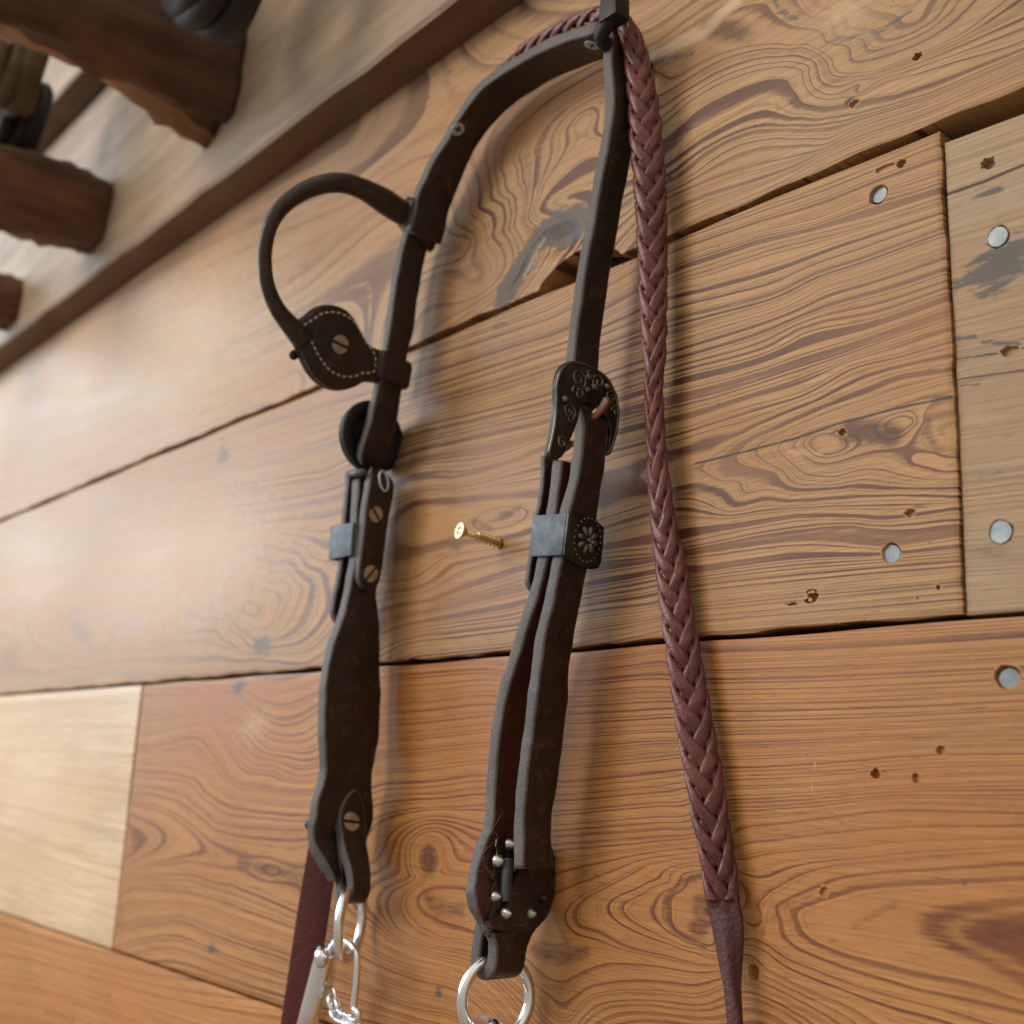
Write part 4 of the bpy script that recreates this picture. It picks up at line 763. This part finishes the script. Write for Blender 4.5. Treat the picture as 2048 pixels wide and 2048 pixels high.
p, n = at(qxz[:40], YC, *z7([(535,510)])[0], .0035); screw_head('screw', p, n, .0060, .0021, M_NICKEL, hs, rot=1.5)
lathe('screw_post', [(.0032, 0), (.0030, .002), (.0012, .0045), (.0001, .005)], W(622, 1650, YC+.020), (-.9, -.35, .1), M_BLACK, hs, 12)

# ---- right cheek: billet with holes, cheek strap with bell end, keeper, buckle
Rb = z6([(668,515),(690,585),(702,700),(683,900),(642,1080),(606,1200),(562,1500)]) + zc([(1730,0),(1690,200),(1640,400),(1600,700),(1560,950),(1530,1200),(1510,1450),(1500,1700)]) + z8([(760,560),(757,660),(755,730)])
Fb = z6([(855,520),(860,600),(850,800),(830,950),(810,1100),(790,1230),(722,1600)]) + zc([(1910,0),(1860,250),(1800,600),(1800,760),(1785,1000),(1740,1300),(1690,1550),(1685,1771)]) + z8([(985,330),(980,550),(1000,680),(1012,800)])
bxz, bhw, byc = solve_strap(Rb, Fb, YC, 90, .0080, .014)
bhw = smooth1(np.clip(bhw, .0092, .0116), 4); bth = np.full(90, .0080)
billet = ribbon('billet', bxz, YC, bhw, bth, M_PAIR, hs, wob=.0002)
for q in (z6([(757,885)])[0], z6([(628,1640)])[0], zc([(1755,400)])[0], zc([(1672,790)])[0]):
    p, n = at(bxz, YC, *q, .0040); lathe('strap_hole', [(.0024, -.0004), (.0026, .00025), (.0019, .0003), (.0013, -.0003), (.0001, -.0004)], p, n, M_BLACKL, billet, 14)
Rc = z6([(560,870),(545,1000),(522,1180),(495,1350),(462,1510)]) + zc([(1600,120),(1530,330),(1470,530),(1400,750),(1360,950),(1335,1150),(1320,1350),(1310,1600)]) + z8([(525,350),(500,480),(440,600),(400,750),(385,900),(400,1010),(440,1130),(490,1210)])
Fc0 = z8([(985,580),(1005,700),(1012,800),(1000,950),(960,1080),(920,1140),(850,1210)])
n0 = 100; Rs = spline(Rc, n0); ych = np.full(n0, .010); yy = Rs[:, 1]
ych = np.interp(yy, [800, 1600, 1660, 1700, 1740, 1780, 1820, 1850, 1870], [.0098, .0105, .0118, .0160, .0215, .0248, .0240, .0190, .0130]); ycr = np.interp(yy, [1600, 1700, 1780, 1870], [YC, YC+.001, YC+.0015, YC])
xzc = np.array([W(q[0], q[1], yc_+h)[[0, 2]] for q, h, yc_ in zip(Rs, ych, ycr)]); xzc[:, 0] = smooth1(xzc[:, 0], 6); xzc[:, 1] = smooth1(xzc[:, 1], 6)
T = np.gradient(xzc, axis=0); T /= np.linalg.norm(T, axis=1)[:, None]; xzc = xzc - np.stack([-T[:, 1], T[:, 0]], 1)*.0040
ribbon('cheek_strap', xzc, ycr, ych, .0080, M_PAIRR, hs, wob=.0002)
back_layer('folded_end', z6([(445,840),(442,1000),(425,1130),(395,1280),(368,1480),(345,1640),(342,1715)]), .0092, YC, .0036, M_PAIR)
# ring fold, right
cR, tR, nR, radR, fxz = fold_strap('ring_tab', z8([(470,1150),(520,1230),(548,1310),(552,1400),(545,1470)]), YC, .0108, .0076, .0062, .042, M_PAIR, k0=1, F=z8([(880,1180),(840,1240),(800,1330),(780,1450),(770,1540)]))
# studs on a scalloped plate between the two plies of the bell
pa2 = tuple(xzc[62]); pb2 = tuple(xzc[95])
nr2 = np.array([pb2[1]-pa2[1], 0, -(pb2[0]-pa2[0])]); nr2 /= np.linalg.norm(nr2); nr2 *= np.sign(nr2[0])
def bell(q, off):
    o_ = (nr2[0]*off, nr2[2]*off); return WP(*z8([q])[0], (pa2[0]+o_[0], pa2[1]+o_[1]), (pb2[0]+o_[0], pb2[1]+o_[1]))
pl_px = [(545,500),(580,520),(620,500),(660,495),(700,560),(705,640),(665,760),(690,900),(660,1000),(700,1130),(620,1150),(500,1140),(480,1120),(500,1060),(515,1000),(495,930),(515,870),(535,830),(505,810),(530,770),(520,690),(545,620),(548,590),(535,560)]
splate = extrude_poly('stud_plate', [bell(q, .0040) for q in pl_px], nr2*.0012, M_BRONZE, hs, .0004)
ply = spline(z8([(757,560),(870,540),(985,565),(1006,700),(1013,800),(1000,950),(962,1080),(915,1145),(850,1205),(700,1225),(560,1200),(500,1150),(590,1090),(650,980),(680,860),(715,770),(752,690),(757,560)]), 60)[:-1]
def shifted(q, off):
    o_ = (nr2[0]*off, nr2[2]*off); return WP(q[0], q[1], (pa2[0]+o_[0], pa2[1]+o_[1]), (pb2[0]+o_[0], pb2[1]+o_[1]))
extrude_poly('bell_ply', [shifted(q, .0092) for q in ply], -nr2*.0056, M_LEA, hs, .0011)
for q, rr_ in (((570,675),.0042), ((655,545),.0040), ((548,950),.0038), ((630,1080),.0036), ((822,1080),.0036), ((902,958),.0030)):
    rr_ *= .82; lathe('stud', [(.0001, -.002), (rr_*1.05, -.001), (rr_, .0004), (rr_*.55, .0024), (rr_*.12, .0040), (.0001, .0041)], bell(q, .0052 if q[0] < 600 or q[1] < 700 else .0092), tuple(nr2), M_NICKEL if rr_ > .0028 else M_BRONZE, splate, 10, 30)
# coil spring beside the plate
ts = np.linspace(0, 1, 420); A0, A1 = bell((640,660), .0068), bell((622,985), .0068); ax_ = (A1-A0)/np.linalg.norm(A1-A0); _, uu, vv = frame(ax_, (0, 1, 0))
tube('spring', [A0 + (A1-A0)*s + uu*.0026*math.cos(s*34*2*math.pi) + vv*.0026*math.sin(s*34*2*math.pi) for s in ts], .00075, M_BLUE, hs, m=5)
# keeper, right
KR = z6([(366,1226),(590,1211),(556,1482),(360,1492)]); c4 = [W(*q, YC+.0128) for q in KR]
extrude_poly('keeper', c4, (0, .0016, 0), M_BLUE, hs, .0008)
ka, kb = (c4[1][0]-.0006, c4[1][2]), (c4[2][0]-.0006, c4[2][2])
kn = np.array([kb[1]-ka[1], 0, -(kb[0]-ka[0])]); kn /= np.linalg.norm(kn); kn *= np.sign(kn[0])
dp = z6([(588,1212),(640,1203),(700,1222),(762,1252),(818,1306),(812,1400),(800,1520),(782,1566),(740,1574),(695,1568),(640,1545),(600,1518),(556,1484)])
kface = extrude_poly('keeper_face', [WP(*q, ka, kb) for q in dp], kn*.0020, M_BRONZE, hs, .0007)
fc = WP(*z6([(705,1385)])[0], ka, kb) + kn*.0022; ey = np.array([0, -1, 0]); ez = np.cross(kn, ey); ez = -ez if ez[2] < 0 else ez
def blobmesh(name, c, a, b, n_, ra, rb, rn, mat, parent, m=10, k=6):
    S = [[c + a*ra*math.cos(ph)*math.cos(th_) + b*rb*math.cos(ph)*math.sin(th_) + n_*rn*math.sin(ph) for th_ in np.linspace(0, 2*math.pi, m, endpoint=False)] for ph in np.linspace(-.3, math.pi/2-.02, k)]
    V, F = sweep_vf(S); return mk(name, V, F, mat, parent)
for i in range(8):
    a = i*math.pi/4 + .2; d = ey*math.cos(a) + ez*math.sin(a); q = np.cross(kn, d); blobmesh('petal', fc + d*.0047, d, q, kn, .0036, .0021, .0024, M_RELIEF, kface)
blobmesh('flower_centre', fc, ey, ez, kn, .0019, .0019, .0030, M_RELIEF, kface)
for i in range(22):
    a = i*2*math.pi/22; d = ey*math.cos(a)*.0098 + ez*math.sin(a)*.0118
    if i % 1 == 0: blobmesh('bead', fc + d, ey, ez, kn, .0009, .0009, .0010, M_RELIEF, kface, 6, 4)
# buckle, right: engraved horseshoe frame
ba, bb_ = (bxz[2, 0]+.0022, bxz[2, 1]), (bxz[22, 0]+.0030, bxz[22, 1])
bn = np.array([bb_[1]-ba[1], 0, -(bb_[0]-ba[0])]); bn /= np.linalg.norm(bn); bn *= np.sign(bn[0])
ho = [(450,858),(445,830),(470,720),(488,600),(496,480),(497,380),(522,292),(570,246),(620,234),(680,246),(760,285),(832,340),(882,430),(906,540),(905,625),(888,730),(852,838),(832,846)]
hi = [(838,780),(848,690),(832,610),(800,560),(740,520),(690,505),(662,520),(640,620),(600,722),(548,838),(512,868)]
ho_s = spline(z6(ho), 50).tolist(); hi_s = spline(z6(hi), 34).tolist()
def bk_pt(q, off): return WP(*q, ba, bb_) + bn*off
bkl = extrude_poly('buckle', [bk_pt(q, -.0006) for q in ho_s + hi_s], bn*.0036, M_BRONZE, hs, .0009, 3)
tube('rim', [bk_pt(q, .0028) for q in inset(ho_s, .955)], .0009, M_RELIEF, bkl, m=8)
def scroll(px, turns, r0, r1, sgn, rad=.0009):
    c = np.array(bk_pt(z6([px])[0], .0031)); P_ = []
    for s in np.linspace(0, 1, 40):
        a = sgn*turns*2*math.pi*s + 1.1; r_ = r0 + (r1-r0)*s; P_.append(c + ey*r_*math.cos(a) + np.array([0, 0, 1])*r_*math.sin(a))
    tube('scroll', P_, rad, M_RELIEF, bkl, m=6)
for s_ in (((640,350),1.6,.0010,.0062,1), ((640,440),1.2,.0008,.0046,-1), ((770,370),1.4,.0008,.0052,-1), ((580,560),1.4,.0008,.0048,1), ((585,600),1.0,.0006,.0036,-1), ((850,470),1.3,.0008,.0046,1), ((880,560),1.2,.0006,.0036,-1), ((535,760),1.2,.0006,.0036,1), ((720,330),1.1,.0005,.0030,1)): scroll(*s_)
for px_ in ((710,340), (745,400), (700,420), (560,480), (830,400)): blobmesh('boss', np.array(bk_pt(z6([px_])[0], .0026)), ey, np.array([0, 0, 1]), bn, .0030, .0022, .0022, M_RELIEF, bkl)
tube('tongue', [bk_pt(z6([(792,478)])[0], .0058), bk_pt(z6([(790,500)])[0], .0062), bk_pt(z6([(772,545)])[0], .0048), bk_pt(z6([(757,585)])[0], .0015), bk_pt(z6([(757,620)])[0], -.004)], [.0026, .0030, .0028, .0026, .0024], M_COPPER, bkl, m=12)
tube('buckle_bar', [W(*z6([(562,800)])[0], YC+.010), W(*z6([(610,770)])[0], YC+.004), W(*z6([(640,760)])[0], YC-.010)], .0022, M_BRASS, bkl, m=10)
# loose hairs caught on the leather
HV, HF = [], []
for i in range(26):
    c = bell((480 + random.uniform(-30, 200), 480 + random.uniform(0, 700)), .0044); P_ = [c]
    d = np.array([random.uniform(-.5, .5), random.uniform(-.8, .3), random.uniform(-1, 1)])
    for k in range(7): d = d + np.random.default_rng(i*9+k).normal(0, .5, 3); P_.append(P_[-1] + d/np.linalg.norm(d)*.0022)
    v, f = sweep_vf(tube_sections(spline(P_, 16), .00009, 3)); b = len(HV); HV += v; HF += [tuple(b+i_ for i_ in ff) for ff in f]
tag(mk('hair', HV, HF, M_HAIR, hs), kind='stuff')

# ------------------------------------------------------------------ rings
def ring(c, R_, r_, normal, label):
    a, u, v = frame(normal); th = np.linspace(0, 2*math.pi, 64, endpoint=False)
    P_ = [np.array(c) + R_*(u*math.cos(t_) + v*math.sin(t_)) for t_ in th]
    o = tube('steel_ring', P_, r_, M_STEEL, None, m=16, closed=True); return tag(o, label, 'ring')
def ring_under(c2, yc, R_, normal, lab, lean=(0, 0, 0)):
    a, u, v = frame(normal); top_ = np.array([c2[0], -yc, c2[1]]) ; return ring(top_ - u*R_, R_, .0031, normal, lab)
ring_under(cL, YC-.002, .0212, (.80, .60, .0), 'polished steel ring in the end of the cheek strap below the ear loop')
ring_under(cR, YC, .0205, (.985, -.17, .02), 'polished steel ring in the studded bell end of the cheek strap')

# ------------------------------------------------------------------ locking pins hanging in the rings
pin = empty('wire_lock_pin', (0, 0, 0), 'silver wire lock pin with tube and small chain hanging in a ring', 'lock pin')
pd = lambda q, o: W(*zl([q])[0], o)
off = YC + .006
tube('tube', [pd((235,1285), off), pd((215,1350), off), pd((100,1790), off), pd((20,2080), off)], [.0060, .0066, .0066, .0066], M_STEEL, pin, m=20)
tube('clip_head', [pd((205,1290), off+.004), pd((190,1320), off+.006), pd((183,1380), off+.006), pd((185,1430), off+.005)], [.002, .0046, .0048, .003], M_STEEL, pin, m=14)
tube('wire', spline([pd(q, off-.004) for q in ((250,1300),(300,1222),(350,1212),(420,1232),(470,1290),(492,1360),(490,1480),(478,1640),(463,1780),(480,1815),(503,1835),(498,1890),(470,1905),(440,1890))], 70), .0021, M_TIN, pin, m=10)
cpts = spline([pd(q, off-.006) for q in ((285,1700),(300,1780),(330,1860),(400,1900),(470,1925),(520,2000))], 12)
for i, c in enumerate(cpts):
    nx_ = cpts[min(i+1, 11)] - cpts[max(i-1, 0)]; nx_ /= np.linalg.norm(nx_); _, u2, v2 = frame(nx_, (0, 1, .3)); u2 = u2 if i % 2 else v2
    tube('chain_link', [c + nx_*.0062*math.cos(t_) + u2*.0036*math.sin(t_) for t_ in np.linspace(0, 2*math.pi, 20, endpoint=False)], .0011, M_STEEL, pin, m=7, closed=True)
pin2 = empty('shackle', (0, 0, 0), 'silver shackle hooked through the lower steel ring of the studded cheek strap', 'shackle')
pz = lambda q, o: W(*z8([q])[0], o)
tube('bow', spline([pz((330,2150), YC-.012), pz((350,1990), YC-.010), pz((400,1925), YC-.004), pz((470,1918), YC+.006), pz((530,1950), YC+.014), pz((560,2050), YC+.018), pz((560,2170), YC+.018)], 40), .0042, M_STEEL, pin2, m=14)
lathe('pin', [(.0001, -.02), (.0030, -.02), (.0030, .02), (.0001, .02)], pz((450,2150), YC+.003), (0, 1, 0), M_STEEL, pin2, 14)

# ------------------------------------------------------------------ braided rein
rein = empty('braided_rein', (0, 0, 0), 'oxblood leather braided rein hanging over the black hook', 'rein')
Lp = z3([(1450,160),(1500,330),(1540,800),(1570,1200),(1600,1600),(1610,1930)]) + z6([(1090,200),(1100,400),(1115,800)]) + b1([(335,600),(360,850),(400,1200),(440,1500),(500,1932)]) + b2([(400,350),(450,650),(500,900),(535,1170)])
Rp_ = z3([(1560,160),(1650,330),(1735,700),(1780,1100),(1795,1500),(1800,1930)]) + z6([(1222,200),(1200,400),(1222,800)]) + b1([(480,620),(535,850),(590,1200),(645,1500),(720,1932)]) + b2([(628,350),(668,650),(710,900),(735,1170)])
NB = 400
Ls, Rs_ = spline(Lp, 240), spline(Rp_, 240)
ys = np.linspace(48, 1800, NB); lx = np.interp(ys, Ls[:, 1], Ls[:, 0]); rx = np.interp(ys, Rs_[:, 1], Rs_[:, 0])
boff = np.interp(ys, [48, 120, 500, 1000, 1800], [.030, .022, .016, .012, .009])
cen = np.array([W((a+b)/2, y, o) for a, b, y, o in zip(lx, rx, ys, boff)])
wid = smooth1(np.array([(b-a) for a, b in zip(lx, rx)]), 6)/2*np.array([depth(c) for c in cen])/FPX
for k in range(3): cen[:, k] = smooth1(cen[:, k], 10)
sl = np.r_[0, np.cumsum(np.linalg.norm(np.diff(cen, axis=0), axis=1))]
# the path on over the hook, behind the crown and down behind the ear side strap
_t = np.gradient(cxz, axis=0); _t /= np.linalg.norm(_t, axis=1)[:, None]; _o = np.stack([_t[:, 1], -_t[:, 0]], 1)
over = np.vstack([cen[2:3] + np.array([[-.004, -.001, .006]]), np.array([[cxz[k, 0]+_o[k, 0]*.0098, -np.interp(k, [0, 20, 40], [.034, .030, .020]), cxz[k, 1]+_o[k, 1]*.0098] for k in range(3, 40, 4)]), np.array([[x-.0105, -.019, z] for (x, z) in lxz[24:60:6]])])
def braid(cen, aw, bw, psi, pitch, start=0.0, nper=5, parent=rein, width=None):
    """flat-round plait: three strands each way, left ones over on the left half, right ones over on the right half"""
    n = len(cen); T = np.gradient(cen, axis=0); T /= np.linalg.norm(T, axis=1)[:, None]
    s = np.r_[0, np.cumsum(np.linalg.norm(np.diff(cen, axis=0), axis=1))] + start
    view = np.array([.76, -.62, -.2]); view /= np.linalg.norm(view)
    U, Vv = [], []
    for i in range(n):
        f_ = view - T[i]*np.dot(view, T[i]); f_ /= np.linalg.norm(f_); r_ = np.cross(f_, T[i]); r_ = r_ if r_[0] > 0 else -r_
        c_, s_ = math.cos(psi[i]), math.sin(psi[i]); U.append(r_*c_ + f_*s_); Vv.append(f_*c_ - r_*s_)
    U, Vv = np.array(U), np.array(Vv)
    E_ = np.linspace(-1, 1, 7)
    for d in (1, -1):
        for k in range(nper):
            ph = d*(2*math.pi*s/pitch) + 2*math.pi*k/nper + (math.pi/nper*1.0 if d < 0 else 0)
            lift = np.tanh(-d*np.sin(ph)/.22)*.5           # right-going strands ride over on the left half
            S = []
            for i in range(n):
                hwid = .56*(1 + .10*math.sin(i*.11+k*2.4+d)+.05*math.sin(i*.31+k)); top_, bot_ = [], []
                for e in E_:
                    f_ = ph[i] + e*hwid; a2 = aw[i]*(1 + .10*lift[i]); b2_ = bw[i]*(1 + .55*lift[i])
                    c0 = cen[i] + U[i]*a2*math.sin(f_) + Vv[i]*b2_*math.cos(f_)
                    nn = U[i]*math.sin(f_)/aw[i] + Vv[i]*math.cos(f_)/bw[i]; nn /= np.linalg.norm(nn)
                    top_.append(c0 + nn*(.0014*(1-.85*e**4)+.0001+.00028*math.sin(i*.37+e*2+k*1.9)*math.sin(i*.11+d))); bot_.append(c0 - nn*(.0007*(1-.6*e**4)))
                S.append(top_ + bot_[::-1])
            V, F = sweep_vf(S); mk('strand', V, F, M_BRAID, parent)
aw = np.clip(wid, .0042, .0102); bw = np.full(NB, .0036)
psi = np.interp(ys, [48, 250, 560, 700, 860, 960, 1060, 1200, 1400, 1800], [-.15, .1, .12, .35, .75, .7, .45, .15, 0, 0])
bw = np.interp(ys, [48, 600, 850, 1100, 1800], [.0034, .0034, .0030, .0034, .0036])
aw = np.clip(smooth1(np.sqrt(np.maximum((wid-.0009)**2 - (bw*np.sin(psi))**2, 9e-6))/np.cos(psi), 8), .0034, .0090)
braid(cen, aw, bw, psi, .078)
ov_ = spline(over, 200); braid(ov_, np.full(200, .0058), np.full(200, .0034), np.full(200, .9), .065)
# strap the strands are cut from: right tail
e0 = cen[-1]
Rt_ = b2([(522,1100),(560,1280),(610,1550),(645,1750),(672,1932),(690,2060)]); Ft_ = b2([(722,1100),(756,1290),(757,1500),(752,1700),(757,1932),(760,2060)])
qa = spline(Rt_, 50); qb = spline(Ft_, 50); S = []
for i in range(50):
    s = i/49; o1 = .010 + .004*s; o2 = .008 - .001*s; A_ = W(*qa[i], o1); B_ = W(*qb[i], o2); w_ = B_-A_
    nrm_ = np.cross(w_, np.array([0, 0, -1.])); nrm_ /= np.linalg.norm(nrm_); nrm_ *= -1 if nrm_[1] > 0 else 1; ring_ = []
    for a in np.linspace(0, 1, 9): ring_.append(A_ + w_*a + nrm_*(.0034*math.sin(math.pi*min(1, a*1.15))**1.0*(.55 + .9*a) + .0008))
    for a in np.linspace(1, 0, 9): ring_.append(A_ + w_*a + nrm_*(.0034*math.sin(math.pi*min(1, a*1.15))**1.0*(.55 + .9*a) - .0016))
    S.append(ring_)
V, F = sweep_vf(S); mk('flat_tail', V, F, leather('leather_oxblood_dark', (.055, .014, .015), (.10, .030, .032), .55, 900, .6, fuzz=.4), rein)
# binding where the plait ends
V_ = [];
tube('end_wrap', [cen[-6] + (cen[-1]-cen[-6])*k for k in (-.2, .5, 1.4, 2.2)], [.0050, .0072, .0066, .0030], leather('leather_oxblood_rough', (.075, .018, .018), (.15, .042, .038), .75, 900, 1.0, fuzz=.6), rein, m=18, flat=np.array([.76, -.62, 0]), flatk=.55)
# left tail: flat maroon strap below the ear side
Rm = [(712,960),(700,1050),(695,1180),(678,1300),(655,1450),(642,1560)] + z7([(262,560),(226,740),(160,1130),(100,1530),(40,1932),(20,2070)]); Fm = [(765,960),(750,1050),(735,1180),(725,1300),(715,1450),(702,1560)] + z7([(470,600),(435,800),(385,1130),(325,1530),(262,1932),(242,2070)])
ma = spline(Rm, 60); mb = spline(Fm, 60); S = []
for i in range(60):
    A_ = W(*ma[i], .022); B_ = W(*mb[i], .008); w_ = B_-A_; nrm_ = np.cross(w_, np.array([0, 0, -1.])); nrm_ /= np.linalg.norm(nrm_)
    S.append([A_ + w_*(.5 + a) + nrm_*b for a, b in [(x/ np.linalg.norm(w_), y) for x, y in rrect(np.linalg.norm(w_)/2, .0013, .0008, 2)]])
V, F = sweep_vf(S); mk('flat_tail', V, F, M_MAROON, rein)

# ------------------------------------------------------------------ brass screw in the wall
bs = empty('brass_screw', (0, 0, 0), 'brass coloured cross head wood screw half driven into the plank between the straps', 'screw')
tip = W(1004, 1089, 0.0); hd = None
for L_ in np.arange(.01, .06, .0005):
    for dz in np.arange(-.01, .02, .001):
        p_ = tip + np.array([-.004, -L_, dz]); q = PJ(p_); d_ = math.hypot(q[0]-918, q[1]-1060)
        if hd is None or d_ < hd[0]: hd = (d_, p_)
hd = hd[1]; ax_ = (hd-tip)/np.linalg.norm(hd-tip); tip2 = tip - ax_*.006; Ls_ = np.linalg.norm(hd-tip2)
bhead = lathe('head', [(.0012, -.0056), (.0020, -.0050), (.0052, -.0010), (.0052, -.0004), (.0002, -.0003)], hd, tuple(ax_), M_BRASS, bs, 22, 40)
screw_head('cross_recess', hd - ax_*.0006, ax_, .0051, .0006, metal('pale_brass', (.50, .43, .28), .5), bhead, .5, cross=True, dome=.0)
tube('shank', [tip2, hd - ax_*.004], .0020, M_BRASS, bs, m=12)
_, uu, vv = frame(ax_, (1, 0, 0)); ts = np.linspace(0, .70, 260); nt = 9
S = []
for s in ts:
    a = s/.70*nt*2*math.pi; c = tip2 + ax_*Ls_*s; rd = uu*math.cos(a) + vv*math.sin(a)
    S.append([c + rd*.0018 - ax_*.0010, c + rd*.0033, c + rd*.0018 + ax_*.0010])
V, F = sweep_vf(S); mk('thread', V, F, M_BRASS, bs)
